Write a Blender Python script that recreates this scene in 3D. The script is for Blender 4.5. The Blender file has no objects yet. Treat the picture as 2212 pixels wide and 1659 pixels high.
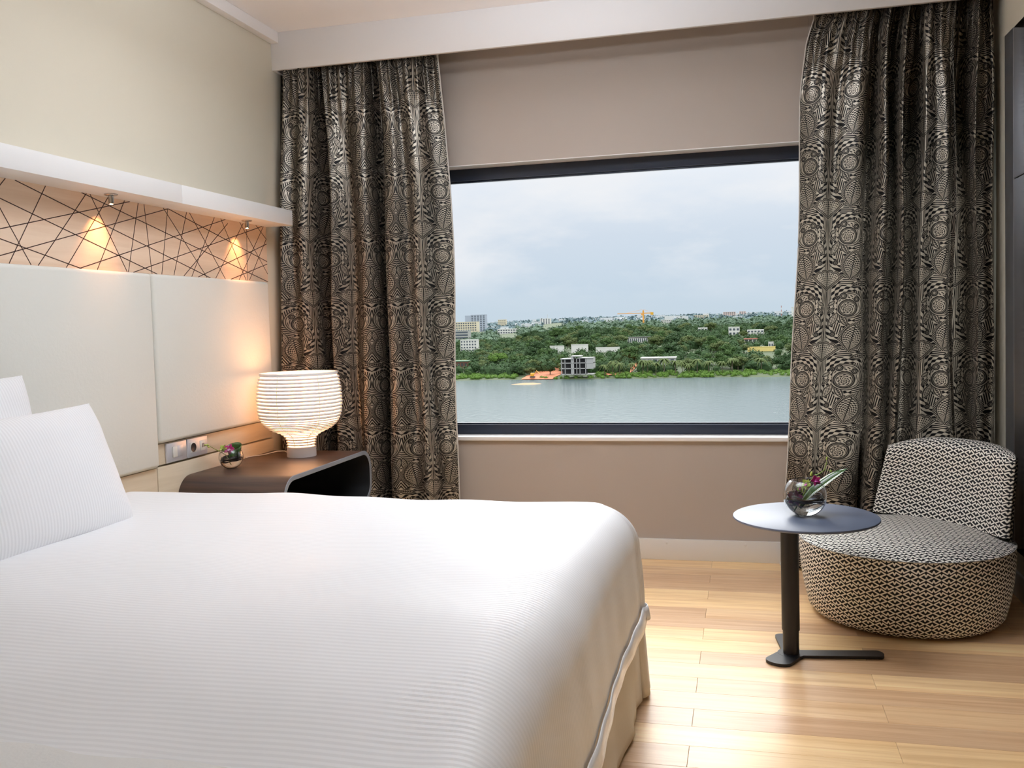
import bpy, bmesh, math, random
from mathutils import Vector, Matrix, noise
random.seed(7)
S = bpy.context.scene
COL = S.collection
PI = math.pi

# ---------------------------------------------------------------- camera
cam = bpy.data.cameras.new('camera'); cam_o = bpy.data.objects.new('camera', cam); COL.objects.link(cam_o)
def cam_matrix(yaw, pitch, roll):
    cy, sy, cp, sp, cr, sr = (math.cos(yaw), math.sin(yaw), math.cos(pitch), math.sin(pitch), math.cos(roll), math.sin(roll))
    B = Matrix(((1, 0, 0), (0, 0, -1), (0, 1, 0)))
    Rz = Matrix(((cy, sy, 0), (-sy, cy, 0), (0, 0, 1)))
    Rx = Matrix(((1, 0, 0), (0, cp, -sp), (0, sp, cp)))
    Rr = Matrix(((cr, -sr, 0), (sr, cr, 0), (0, 0, 1)))
    M = Rr @ Rx @ B @ Rz                       # rows: right, down, forward
    r, d, f = M[0], M[1], M[2]
    return Matrix(((r[0], -d[0], -f[0]), (r[1], -d[1], -f[1]), (r[2], -d[2], -f[2]))).to_4x4()
cam_o.matrix_world = Matrix.Translation((0, 0, 1.2)) @ cam_matrix(math.radians(14.1028), math.radians(2.7782), math.radians(-1.6473))
cam.sensor_width = 36; cam.lens = 1987.54 * 36 / 2212
cam.shift_x = (1106 - 1107.7) / 2212; cam.shift_y = (794.0 - 829.5) / 2212
cam.clip_start = .05; cam.clip_end = 20000
S.camera = cam_o
# ---------------------------------------------------------------- exposure
S.view_settings.view_transform = 'Standard'; S.view_settings.look = 'None'
S.view_settings.gamma = 1; S.view_settings.use_curve_mapping = False
S.view_settings.exposure = 0.0
S.cycles.use_denoising = True; S.cycles.use_adaptive_sampling = True; S.cycles.adaptive_threshold = .015
S.cycles.max_bounces = 10; S.cycles.diffuse_bounces = 5; S.cycles.transmission_bounces = 10; S.cycles.transparent_max_bounces = 12
S.cycles.sample_clamp_indirect = 6; S.cycles.caustics_refractive = False; S.cycles.caustics_reflective = False
# ---------------------------------------------------------------- sky
def lin(r, g, b):
    f = lambda c: (c / 255 / 12.92) if c / 255 <= .04045 else ((c / 255 + .055) / 1.055) ** 2.4
    return (f(r), f(g), f(b), 1)
W = bpy.data.worlds.new('sky'); S.world = W; W.use_nodes = True
nt = W.node_tree; N = nt.nodes; Lk = nt.links; N.clear()
def nd(t, **k):
    n = N.new(t)
    for a, b in k.items(): setattr(n, a, b)
    return n
tc = nd('ShaderNodeTexCoord'); sep = nd('ShaderNodeSeparateXYZ'); Lk.new(tc.outputs['Generated'], sep.inputs[0])
ramp = nd('ShaderNodeValToRGB'); Lk.new(sep.outputs[2], ramp.inputs[0])
el = ramp.color_ramp.elements
el[0].position = 0.0; el[0].color = lin(203, 218, 231)
el[1].position = 1.0; el[1].color = (2.7, 2.75, 2.85, 1)
for p, c in ((.035, lin(204, 219, 234)), (.09, lin(214, 225, 239)), (.15, lin(236, 241, 250)), (.26, (1.35, 1.38, 1.44, 1)), (.5, (2.3, 2.33, 2.4, 1))):
    e = el.new(p); e.color = c
mp = nd('ShaderNodeMapping'); mp.inputs['Scale'].default_value = (2.2, 2.2, 6.0); Lk.new(tc.outputs['Generated'], mp.inputs[0])
n1 = nd('ShaderNodeTexNoise'); n1.inputs['Scale'].default_value = 2.6; n1.inputs['Detail'].default_value = 7; n1.inputs['Roughness'].default_value = .55
Lk.new(mp.outputs[0], n1.inputs[0])
cr = nd('ShaderNodeValToRGB'); cr.color_ramp.elements[0].position = .44; cr.color_ramp.elements[1].position = .66; Lk.new(n1.outputs[0], cr.inputs[0])
mr = nd('ShaderNodeMapRange'); mr.inputs[1].default_value = .01; mr.inputs[2].default_value = .07; Lk.new(sep.outputs[2], mr.inputs[0])
mu = nd('ShaderNodeMath', operation='MULTIPLY'); Lk.new(cr.outputs[0], mu.inputs[0]); Lk.new(mr.outputs[0], mu.inputs[1])
mu2 = nd('ShaderNodeMath', operation='MULTIPLY'); Lk.new(mu.outputs[0], mu2.inputs[0]); mu2.inputs[1].default_value = .8
mx = nd('ShaderNodeMix', data_type='RGBA'); Lk.new(mu2.outputs[0], mx.inputs[0]); Lk.new(ramp.outputs[0], mx.inputs[6]); mx.inputs[7].default_value = (.92, .92, .95, 1)
bg = nd('ShaderNodeBackground'); bg.inputs[1].default_value = 1.0; Lk.new(mx.outputs[2], bg.inputs[0])
wo = nd('ShaderNodeOutputWorld'); Lk.new(bg.outputs[0], wo.inputs[0])
# ---------------------------------------------------------------- sun (veiled by haze: a wide soft disc) and added room fill
def light(name, typ, loc, energy, color=(1, 1, 1), rot=(0, 0, 0), **k):
    l = bpy.data.lights.new(name, typ); l.energy = energy; l.color = color
    for a, b in k.items(): setattr(l, a, b)
    o = bpy.data.objects.new(name, l); COL.objects.link(o); o.location = loc; o.rotation_euler = rot
    return o
SUN_DIR = Vector((.20, -1, -.66))
sun = light('sun', 'SUN', (0, 8, 9), 3.4, (1, .99, .98), SUN_DIR.to_track_quat('-Z', 'Y').to_euler(), angle=math.radians(44))
# window portal (guides sampling of the sky, gives no light of its own)
po = light('window_portal', 'AREA', (-.26, 4.76, 1.31), 1, rot=(PI / 2, 0, PI), shape='RECTANGLE', size=2.7, size_y=1.34)
po.data.cycles.is_portal = True; po.rotation_euler = Vector((0, -1, 0)).to_track_quat('-Z', 'Y').to_euler()
# added fill lights without fixtures, hung unseen above the frame
light('ceiling_bounce_fill', 'AREA', (-.7, 2.85, 2.40), 52, (.88, .97, 1.10), (PI, 0, 0), shape='DISK', size=1.2)
light('overhead_fill', 'AREA', (-.8, 2.8, 2.68), 8, (.96, .98, 1.03), shape='RECTANGLE', size=1.6, size_y=.9)

# ---------------------------------------------------------------- helpers
def mat(name, col, rough=.5, metal=0., spec=.5, noise_s=0, noise_a=.0, bump=0., bump_s=200, coat=0., sheen=0., emit=None, es=0.):
    m = bpy.data.materials.new(name); m.use_nodes = True
    t = m.node_tree; b = t.nodes['Principled BSDF']
    b.inputs['Base Color'].default_value = (*col[:3], 1); b.inputs['Roughness'].default_value = rough
    b.inputs['Metallic'].default_value = metal; b.inputs['Specular IOR Level'].default_value = spec
    b.inputs['Coat Weight'].default_value = coat; b.inputs['Sheen Weight'].default_value = sheen
    if emit: b.inputs['Emission Color'].default_value = (*emit[:3], 1); b.inputs['Emission Strength'].default_value = es
    tcn = t.nodes.new('ShaderNodeTexCoord')
    if noise_a:
        n = t.nodes.new('ShaderNodeTexNoise'); n.inputs['Scale'].default_value = noise_s; n.inputs['Detail'].default_value = 4
        t.links.new(tcn.outputs['Object'], n.inputs[0])
        x = t.nodes.new('ShaderNodeMix'); x.data_type = 'RGBA'
        x.inputs[6].default_value = tuple(c * (1 - noise_a) for c in col[:3]) + (1,); x.inputs[7].default_value = tuple(min(1, c * (1 + noise_a)) for c in col[:3]) + (1,)
        t.links.new(n.outputs[0], x.inputs[0]); t.links.new(x.outputs[2], b.inputs['Base Color'])
    if bump:
        n = t.nodes.new('ShaderNodeTexNoise'); n.inputs['Scale'].default_value = bump_s; n.inputs['Detail'].default_value = 3
        t.links.new(tcn.outputs['Object'], n.inputs[0])
        k = t.nodes.new('ShaderNodeBump'); k.inputs['Strength'].default_value = bump; k.inputs['Distance'].default_value = .01
        t.links.new(n.outputs[0], k.inputs['Height']); t.links.new(k.outputs[0], b.inputs['Normal'])
    return m
def wood(name, c0, c1, rough=.4, axis='X', scale=1., vary=.0, ring=0., bump=.1, spec=.5):
    """straight-grained wood; per-object tone from Object Info random"""
    m = bpy.data.materials.new(name); m.use_nodes = True; t = m.node_tree; b = t.nodes['Principled BSDF']; A = t.nodes.new; K = t.links.new
    tcn = A('ShaderNodeTexCoord'); oi = A('ShaderNodeObjectInfo'); mpn = A('ShaderNodeMapping')
    s = {'X': (1.6, 34, 34), 'Y': (34, 1.6, 34), 'Z': (34, 34, 1.6)}[axis]
    mpn.inputs['Scale'].default_value = tuple(q * scale for q in s)
    ad = A('ShaderNodeVectorMath'); ad.operation = 'ADD'; sc = A('ShaderNodeVectorMath'); sc.operation = 'SCALE'; sc.inputs[3].default_value = 37.
    cb = A('ShaderNodeCombineXYZ'); K(oi.outputs['Random'], cb.inputs[0]); K(oi.outputs['Random'], cb.inputs[1]); K(cb.outputs[0], sc.inputs[0])
    K(tcn.outputs['Object'], ad.inputs[0]); K(sc.outputs[0], ad.inputs[1]); K(ad.outputs[0], mpn.inputs[0])
    n = A('ShaderNodeTexNoise'); n.inputs['Scale'].default_value = 1.; n.inputs['Detail'].default_value = 6; n.inputs['Roughness'].default_value = .62; n.inputs['Distortion'].default_value = .6
    K(mpn.outputs[0], n.inputs[0])
    r = A('ShaderNodeValToRGB'); r.color_ramp.elements[0].position = .30; r.color_ramp.elements[1].position = .70
    r.color_ramp.elements[0].color = c0; r.color_ramp.elements[1].color = c1; K(n.outputs[0], r.inputs[0])
    hs = A('ShaderNodeHueSaturation'); K(r.outputs[0], hs.inputs['Color'])
    mr_ = A('ShaderNodeMapRange'); K(oi.outputs['Random'], mr_.inputs[0]); mr_.inputs[3].default_value = 1 - vary; mr_.inputs[4].default_value = 1 + vary; K(mr_.outputs[0], hs.inputs['Value'])
    mr2 = A('ShaderNodeMapRange'); K(oi.outputs['Random'], mr2.inputs[0]); mr2.inputs[3].default_value = .5 - vary * .05; mr2.inputs[4].default_value = .5 + vary * .04; K(mr2.outputs[0], hs.inputs['Hue'])
    K(hs.outputs[0], b.inputs['Base Color']); b.inputs['Roughness'].default_value = rough; b.inputs['Specular IOR Level'].default_value = spec
    bp = A('ShaderNodeBump'); bp.inputs['Strength'].default_value = bump; bp.inputs['Distance'].default_value = .002; K(n.outputs[0], bp.inputs['Height']); K(bp.outputs[0], b.inputs['Normal'])
    return m
def mesh_obj(name, verts, faces, m=None, parent=None, smooth=False, uvs=None):
    me = bpy.data.meshes.new(name); me.from_pydata(verts, [], faces); me.update()
    if uvs is not None:
        ul = me.uv_layers.new(name='uv')
        for lp in me.loops: ul.data[lp.index].uv = uvs[lp.vertex_index]
    if smooth:
        for p in me.polygons: p.use_smooth = True
    if m: me.materials.append(m)
    o = bpy.data.objects.new(name, me); COL.objects.link(o); o.parent = parent
    return o
def bm_obj(name, bm, m=None, parent=None, smooth=False, autos=None):
    me = bpy.data.meshes.new(name); bm.to_mesh(me); bm.free()
    if smooth:
        for p in me.polygons: p.use_smooth = True
    if autos is not None: me.set_sharp_from_angle(angle=math.radians(autos))
    if m: me.materials.append(m)
    o = bpy.data.objects.new(name, me); COL.objects.link(o); o.parent = parent
    return o
def bm_box(bm, x0, x1, y0, y1, z0, z1, bev=0., seg=2):
    r = bmesh.ops.create_cube(bm, size=1.)
    for v in r['verts']:
        v.co = Vector(((x0 + x1) / 2 + v.co.x * (x1 - x0), (y0 + y1) / 2 + v.co.y * (y1 - y0), (z0 + z1) / 2 + v.co.z * (z1 - z0)))
    if bev:
        es = list({e for v in r['verts'] for e in v.link_edges})
        bmesh.ops.bevel(bm, geom=es, offset=bev, segments=seg, affect='EDGES', profile=.5)
def box(name, x0, x1, y0, y1, z0, z1, m, parent=None, bev=0., seg=2):
    bm = bmesh.new(); bm_box(bm, x0, x1, y0, y1, z0, z1, bev, seg)
    return bm_obj(name, bm, m, parent, smooth=bev > 0, autos=40 if bev > 0 else None)
def grid_faces(nu, nv, wrap=False):
    f = []
    for i in range(nu - 1 + (1 if wrap else 0)):
        for j in range(nv - 1):
            a = i * nv + j; b = ((i + 1) % nu) * nv + j
            f.append((a, b, b + 1, a + 1))
    return f
def lathe(name, prof, m, parent=None, n=48, loc=(0, 0, 0), sx=1., smooth=True, closed=False):
    v = []; k = len(prof)
    for i in range(n):
        a = 2 * PI * i / n
        for r, z in prof: v.append((loc[0] + r * math.cos(a) * sx, loc[1] + r * math.sin(a), loc[2] + z))
    f = []
    for i in range(n):
        for j in range(k if closed else k - 1):
            a = i * k + j; b = ((i + 1) % n) * k + j; c = ((i + 1) % n) * k + (j + 1) % k; d = i * k + (j + 1) % k
            f.append((a, b, c, d))
    o = mesh_obj(name, v, f, m, parent, smooth)
    bm = bmesh.new(); bm.from_mesh(o.data)
    bmesh.ops.remove_doubles(bm, verts=bm.verts, dist=1e-6); bmesh.ops.recalc_face_normals(bm, faces=bm.faces)
    bm.to_mesh(o.data); bm.free()
    o.data.set_sharp_from_angle(angle=math.radians(35))
    return o
def tube(name, pts, rad, m, parent=None, n=8, closed=False):
    """a bar along points; rad number or list"""
    P = [Vector(p) for p in pts]; k = len(P); v = []; up = Vector((0, 0, 1))
    for i, p in enumerate(P):
        t = (P[(i + 1) % k] - P[i - 1]) if closed else (P[min(i + 1, k - 1)] - P[max(i - 1, 0)])
        t.normalize(); a = t.cross(up)
        if a.length < .05: a = t.cross(Vector((1, 0, 0)))
        a.normalize(); b = t.cross(a); r = rad[i] if isinstance(rad, (list, tuple)) else rad
        for q in range(n):
            w = 2 * PI * q / n; v.append(tuple(p + a * math.cos(w) * r + b * math.sin(w) * r))
    f = []
    for i in range(k if closed else k - 1):
        for q in range(n):
            f.append((i * n + q, ((i + 1) % k) * n + q, ((i + 1) % k) * n + (q + 1) % n, i * n + (q + 1) % n))
    if not closed: f.append(tuple(range(n))[::-1]); f.append(tuple((k - 1) * n + q for q in range(n)))
    return mesh_obj(name, v, f, m, parent, True)
def thing(name, label, cat, loc=(0, 0, 0), group=None):
    o = bpy.data.objects.new(name, None); COL.objects.link(o); o.location = loc; o.empty_display_size = .05
    o['label'] = label; o['category'] = cat
    if group: o['group'] = group
    return o
def tag(o, label, cat, group=None, kind=None):
    o['label'] = label; o['category'] = cat
    if group: o['group'] = group
    if kind: o['kind'] = kind
    return o
def struct(o):
    o['kind'] = 'structure'; return o
def rel(t, o):
    """parent an object built in world coordinates to thing t keeping its place"""
    o.parent = t; o.matrix_parent_inverse = Matrix.Translation(t.location).inverted(); return o
# ---- pattern expressions: every operation becomes one Math node ----
class E:
    tree = None
    def __init__(s, v): s.v = v
    @staticmethod
    def op(o, *a, clamp=False):
        n = E.tree.nodes.new('ShaderNodeMath'); n.operation = o; n.use_clamp = clamp
        for i, q in enumerate(a):
            if isinstance(q, E): E.tree.links.new(q.v, n.inputs[i])
            else: n.inputs[i].default_value = q
        return E(n.outputs[0])
    def __add__(s, o): return E.op('ADD', s, o)
    __radd__ = __add__
    def __sub__(s, o): return E.op('SUBTRACT', s, o)
    def __rsub__(s, o): return E.op('SUBTRACT', o, s)
    def __mul__(s, o): return E.op('MULTIPLY', s, o)
    __rmul__ = __mul__
    def __truediv__(s, o): return E.op('DIVIDE', s, o)
def f_abs(a): return E.op('ABSOLUTE', a)
def f_min(a, b): return E.op('MINIMUM', a, b)
def f_max(a, b): return E.op('MAXIMUM', a, b)
def f_sqrt(a): return E.op('SQRT', a)
def f_sin(a): return E.op('SINE', a)
def f_atan(a, b): return E.op('ARCTAN2', a, b)
def f_mod(a, b): return E.op('FLOORED_MODULO', a, b)
def f_pp(a, b): return E.op('PINGPONG', a, b)
def f_mad(a, b, c): return E.op('MULTIPLY_ADD', a, b, c)
def f_sat(a, k): return E.op('MULTIPLY_ADD', a, k, .5, clamp=True)      # soft step of width 1/k around a = 0
def length(a, b): return f_sqrt(f_mad(a, a, b * b))
def local(x, y, cx, cy, deg):
    c, s = math.cos(math.radians(deg)), math.sin(math.radians(deg))
    u = f_mad(x, c, f_mad(y, s, -(cx * c + cy * s)))
    v = f_mad(x, -s, f_mad(y, c, cx * s - cy * c))
    return u, v
def mix(a, b, m): return f_mad(m, b - a, a)          # a where m = 0, b where m = 1
def leaf(ink, x, y, cx, cy, a, b, deg, kind, lw=.022):
    u, v = local(x, y, cx, cy, deg)
    av = f_abs(v)
    d = b * (1 - u * u * (1 / (a * a))) - av            # positive inside
    m = f_sat(d, 40)
    line = f_sat(lw - f_abs(d - .022), 50)
    if kind == 'vein':
        w = f_sin(f_mad(av, -95, u * 115))
        fill = f_sat(w * .3, 5) * f_sat(d - .045, 40)
        fill = f_max(fill, f_sat(.012 - av, 60))
    elif kind == 'dots':
        w = f_sin(u * 110) * f_sin(v * 110)
        fill = f_sat(f_mad(w, .4, -.02), 6) * f_sat(d - .045, 40)
    elif kind == 'feather':
        w = f_sin(f_mad(v, 92, u * 72))
        return mix(ink, f_sat(f_mad(w, .35, .06), 6), m)
    else: fill = 0. * d
    return mix(ink, f_max(line, fill), m)
def swirl(ink, x, y, cx, cy, R, hand=1):
    dx, dy = x - cx, y - cy
    d = length(dx, dy)
    m = f_sat(R - d, 40)
    rings = f_max(f_sat(.02 - f_abs(d - (R - .02)), 50), f_sat(.013 - f_abs(d - (R - .055)), 60))
    th = f_atan(dy, dx)
    sp = f_sin(f_mad(th, 3. * hand, d * (30. / R * .5)))
    core = f_sat(f_abs(sp) * -1 + .42, 4) * f_sat(R - .075 - d, 30)
    fl = f_sin(th * 5) * f_sin(d * 95)
    core = f_max(core, f_sat(f_mad(fl, .4, -.16), 6) * f_sat(R - .075 - d, 30))
    return mix(ink, f_max(rings, core), m)
def fan(ink, x, y, by, R, wid):
    dy = y - by
    d = length(x, dy)
    th = f_atan(x, dy)
    edge = f_mad(f_abs(f_sin(th * 10)), .04, R - .04) - d
    edge = f_min(edge, (wid - th) * d)
    edge = f_min(edge, dy + .02)
    m = f_sat(edge, 40)
    line = f_max(f_sat(.014 - f_abs(edge - .02), 60), f_sat(.014 - f_abs(edge - .06), 60))
    spine = f_sat(f_sin(th * 58) * .25, 8)
    dots = f_sat(f_mad(f_sin(d * 105), .3, .12), 6)
    fill = f_max(spine * dots, f_sat(.012 - x, 60)) * f_sat(edge - .08, 50)
    return mix(ink, f_max(line, fill), m)
def damask(U, V):
    """U, V in units of the half width of a repeat; mirrored in U, repeating in V every 2.03."""
    x = f_pp(U, 1.); y = f_mod(V, 2.03)
    # ground: curling strands about the big swirl, sprays about the ogee
    sd = length(x - .56, f_pp(y - 1.62, 1.015)); st = f_atan(f_pp(y - 1.62, 1.015), x - .56)
    g = f_sin(f_mad(sd, 58, st * 6))
    tuft = f_sin(f_mad(sd, 20, st * -17))
    ink = f_sat(f_mad(g, .42, f_mad(tuft, .34, .0)), 8)
    stem = f_mad(f_sin(f_mad(y, 2 * math.pi / 2.03, 1.2)), .05, .09)
    ink = mix(ink, f_sat(.62 - f_abs(f_sin(f_mad(x, 78, y * 3))), 4), f_sat(stem - x, 30))
    ink = leaf(ink, x, y, .98, 1.40, .40, .17, 52, 'feather')
    ink = leaf(ink, x, y, .92, 1.78, .34, .15, 118, 'feather')
    ink = leaf(ink, x, y, .34, .98, .30, .11, -64, 'feather')
    ink = leaf(ink, x, y, .62, .36, .36, .13, 32, 'feather')
    ink = leaf(ink, x, y, .90, .52, .24, .15, 96, 'feather')
    ink = leaf(ink, x, y, .86, .20, .22, .085, 12, 'vein', .016)
    ink = leaf(ink, x, y, .93, 1.10, .22, .09, 78, 'dots', .016)
    ink = leaf(ink, x, y, .46, 1.22, .22, .09, 118, 'vein', .016)
    ink = leaf(ink, x, y, .52, .62, .20, .08, -20, 'dots', .016)
    ink = leaf(ink, x, y, .21, 1.24, .24, .105, 60, 'dots', .016)
    ink = leaf(ink, x, y, .15, 1.50, .13, .065, 40, 'vein', .014)
    ink = leaf(ink, x, y, .15, 1.70, .13, .06, 34, 'dots', .014)
    # ogee holding a little tree
    ou, oy = local(x, y, .70, .80, -12)
    od = f_mad(oy, -.22, .235) - f_abs(ou) - oy * oy * 1.7
    speck = f_sat(f_mad(f_sin(x * 130) * f_sin(y * 130), .5, .12), 4)
    tree = f_sin(length(ou, oy + .2) * 92) * f_sin(f_atan(ou, oy + .30) * 21)
    tree = f_max(f_sat(f_mad(tree, .4, .0), 6), f_sat(.012 - f_abs(ou), 70))
    og = mix(speck, tree * f_sat(od - .022, 40), f_sat(od, 40))
    og = f_max(og, f_sat(.014 - f_abs(od), 60))
    ink = mix(ink, og, f_sat(od + .09, 40))
    ink = fan(ink, x, y, .02, .62, .86)
    # the big comma round the swirl, then the swirl
    cd = length(x - .60, y - 1.64)
    comma = f_max(f_sat(.016 - f_abs(cd - .37), 60), f_sat(.012 - f_abs(cd - .32), 60))
    curl = f_sin(f_mad(f_atan(y - 1.64, x - .60), 4, cd * 34)) * f_sin(f_mad(cd, 75, x * 50))
    comma = f_max(comma, f_sat(f_mad(curl, .5, -.12), 8) * f_sat(.29 - cd, 40))
    ink = mix(ink, comma, f_sat(.38 - cd, 40) * f_sat(x - .30, 30))
    ink = swirl(ink, x, y, .56, 1.56, .25)
    ink = swirl(ink, x, y, .44, 1.90, .10, -1)
    ink = swirl(ink, x, y, .30, 1.86, .065, -1)
    ink = swirl(ink, x, y, .78, 1.80, .085, 1)
    ink = swirl(ink, x, y, .22, .82, .075, 1)
    return ink
def seg(x, y, x0, y0, x1, y1):
    dx, dy = x1 - x0, y1 - y0; L = dx * dx + dy * dy
    h = E.op('MULTIPLY_ADD', x, dx / L, f_mad(y, dy / L, -(x0 * dx + y0 * dy) / L), clamp=True)
    ax = f_mad(h, -dx, x - x0); ay = f_mad(h, -dy, y - y0)
    return f_mad(ax, ax, ay * ay)
def zigzag(U, V):
    """white key pattern: 1 on the white strand; cell 2 wide, 1.31 high."""
    x = f_pp(U, 1.); y = f_mod(V, 1.31) - .93
    d = seg(x, y, .88, .01, .2, .43)
    for s in ((.2, .43, 0., .05), (.88, .0, .12, -.40), (.12, -.42, .8, -.84), (.8, -.84, 1., -.45),
              (.2, -.88, 0., -1.26), (.88, -1.30, .2, -.88)):
        d = f_min(d, seg(x, y, *s))
    return f_sat(.098 - f_sqrt(d), 22)
# ---------------------------------------------------------------- cloth print materials
def cloth(name, fn, su, sv, c0, c1, r0, r1, trans=0., metal=0., sheen=0., bump=.0):
    m = bpy.data.materials.new(name); m.use_nodes = True; t = m.node_tree; b = t.nodes['Principled BSDF']; A = t.nodes.new; K = t.links.new
    uv = A('ShaderNodeUVMap'); sp = A('ShaderNodeSeparateXYZ'); K(uv.outputs[0], sp.inputs[0])
    E.tree = t
    ink = fn(E(sp.outputs[0]) * su, E(sp.outputs[1]) * sv)
    x = A('ShaderNodeMix'); x.data_type = 'RGBA'; K(ink.v, x.inputs[0]); x.inputs[6].default_value = c0; x.inputs[7].default_value = c1
    K(x.outputs[2], b.inputs['Base Color'])
    rr = f_mad(ink, r1 - r0, r0); K(rr.v, b.inputs['Roughness']); b.inputs['Metallic'].default_value = metal; b.inputs['Sheen Weight'].default_value = sheen
    if bump:
        n = A('ShaderNodeTexNoise'); n.inputs['Scale'].default_value = 900; K(uv.outputs[0], n.inputs[0])
        bp = A('ShaderNodeBump'); bp.inputs['Strength'].default_value = bump; bp.inputs['Distance'].default_value = .002; K(n.outputs[0], bp.inputs['Height']); K(bp.outputs[0], b.inputs['Normal'])
    if trans:
        tr = A('ShaderNodeBsdfTranslucent'); K(x.outputs[2], tr.inputs[0]); ms = A('ShaderNodeMixShader'); ms.inputs[0].default_value = trans
        K(b.outputs[0], ms.inputs[1]); K(tr.outputs[0], ms.inputs[2]); K(ms.outputs[0], t.nodes['Material Output'].inputs[0])
    return m
def stripes(U, V):
    return f_sat(f_sin(V * (2 * PI)), 3)
M_curtain = cloth('damask satin', damask, 1 / .16, 1 / .16, lin(182, 172, 156), lin(18, 17, 20), .32, .5, trans=.3, metal=.5)
M_key = cloth('key weave', zigzag, 1 / .0257, 1 / .0257, lin(14, 13, 18), lin(244, 239, 228), .8, .75, bump=.1)
M_duvet = cloth('satin stripe cotton', stripes, 1., 1 / .0125, lin(250, 250, 251), lin(242, 242, 243), .42, .7, sheen=.1)
M_pillow = cloth('striped pillow cotton', stripes, 1., 1 / .012, lin(250, 250, 251), lin(240, 240, 241), .45, .75, sheen=.1)
# ---------------------------------------------------------------- plain materials
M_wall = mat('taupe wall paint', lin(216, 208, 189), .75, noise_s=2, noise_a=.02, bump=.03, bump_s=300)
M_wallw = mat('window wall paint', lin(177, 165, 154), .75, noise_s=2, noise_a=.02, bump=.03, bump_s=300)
M_white = mat('white gloss paint', lin(240, 237, 235), .4, bump=.01, bump_s=40)
M_ceil = mat('ceiling paint', lin(247, 243, 240), .8, bump=.02, bump_s=60)
M_base = mat('white skirting', lin(226, 223, 219), .45, bump=.01, bump_s=40)
M_frame = mat('anthracite aluminium', lin(52, 58, 72), .35, metal=.3, bump=.01, bump_s=60)
M_floor = wood('oak plank', lin(218, 172, 118), lin(252, 218, 170), rough=.33, axis='X', vary=.2, bump=.12)
M_joint = mat('dark joint', lin(140, 104, 70), .8, noise_s=30, noise_a=.2)

XL, XR, YB, YF, H = -2.315, 1.10, 4.588, -2.2, 2.712
# floor: base slab with planks laid along x
fl = struct(box('floor', XL - .1, XR + .1, YF - .1, YB + .2, -.08, -.004, M_joint))
pw = .1256; row = 0
plank_me = {}
y = YB - .012
while y - pw > .2:
    off = -.165 if row % 2 == 0 else .395
    xs = [XL]; x = off - 1.12 * 3
    while x < XR:
        if x > XL + .05: xs.append(x)
        x += 1.12
    xs.append(XR)
    for a, b_ in zip(xs, xs[1:]):
        L = round(b_ - a, 3)
        if L not in plank_me:
            bm = bmesh.new(); bm_box(bm, -L / 2 + .0004, L / 2 - .0004, -pw / 2 + .0003, pw / 2 - .0003, -.008, .0, .0006, 1)
            o = bm_obj('plank', bm, M_floor); plank_me[L] = o.data; bpy.data.objects.remove(o)
        p = bpy.data.objects.new('plank', plank_me[L]); COL.objects.link(p); p.location = ((a + b_) / 2, y - pw / 2, 0); p.parent = fl
    y -= pw; row += 1
struct(box('floor_rear', XL, XR, YF, y, -.006, 0, M_floor))
# walls
struct(box('wall_left', XL - .12, XL, YF, YB + .1, 0, H, M_wall))
struct(box('wall_right', XR, XR + .12, YF, YB + .1, 0, H, M_wall))
struct(box('wall_front', XL - .1, XR + .1, YF - .12, YF, 0, H, M_wall))
OX0, OX1, OZ0, OZ1 = -1.60, 1.04, .612, 2.018
bm = bmesh.new()
bm_box(bm, XL - .1, OX0, YB, YB + .2, 0, H); bm_box(bm, OX1, XR + .1, YB, YB + .2, 0, H)
bm_box(bm, OX0, OX1, YB, YB + .2, 0, OZ0); bm_box(bm, OX0, OX1, YB, YB + .2, OZ1, H)
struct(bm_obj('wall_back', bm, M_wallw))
struct(box('ceiling', XL - .1, XR + .1, YF - .1, YB + .2, H, H + .1, M_ceil))
# white reveal lining of the opening
rv = struct(box('trim_1', OX0, OX1, YB - .001, YB + .18, OZ1 - .004, OZ1 + .0, M_white))
for x0, x1 in ((OX0 - .0, OX0 + .004), (OX1 - .004, OX1)):
    box('reveal_side', x0, x1, YB - .001, YB + .18, OZ0, OZ1, M_white, rv)
sill = struct(box('trim_2', OX0 - .03, OX1 + .03, YB - .020, YB + .18, .594, .614, M_white, bev=.002))
# curtain pelmet board, cornice, projecting wall pier
M_pel = mat('pelmet paint', lin(226, 222, 219), .55, bump=.01, bump_s=40)
pel = struct(box('trim_3', XL, XR, 4.338, 4.358, 2.522, H, M_pel, bev=.002))
box('pelmet_return', XL, XL + .018, 4.358, YB, 2.522, H, M_white, pel)
struct(box('trim_4', XL, XL + .045, YF, 4.338, 2.655, H, M_ceil, bev=.004))
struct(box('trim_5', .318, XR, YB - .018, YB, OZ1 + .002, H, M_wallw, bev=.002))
# skirting boards
bb = struct(box('baseboard_back', XL, XR, YB - .014, YB, 0, .104, M_base, bev=.0015))
for x in (-.385, -.005):
    lathe('screw_cap', [(0, 0), (.0065, 0), (.0065, .0025), (.005, .0035), (0, .0035)], M_base, bb, 16).matrix_world = Matrix.Translation((x, YB - .014, .086)) @ Matrix.Rotation(PI / 2, 4, 'X')
struct(box('baseboard_right', XR - .014, XR, 1.0, YB - .014, 0, .104, M_base, bev=.0015))
struct(box('baseboard_left', XL, XL + .014, YF, YB - .014, 0, .104, M_base, bev=.0015))
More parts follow.
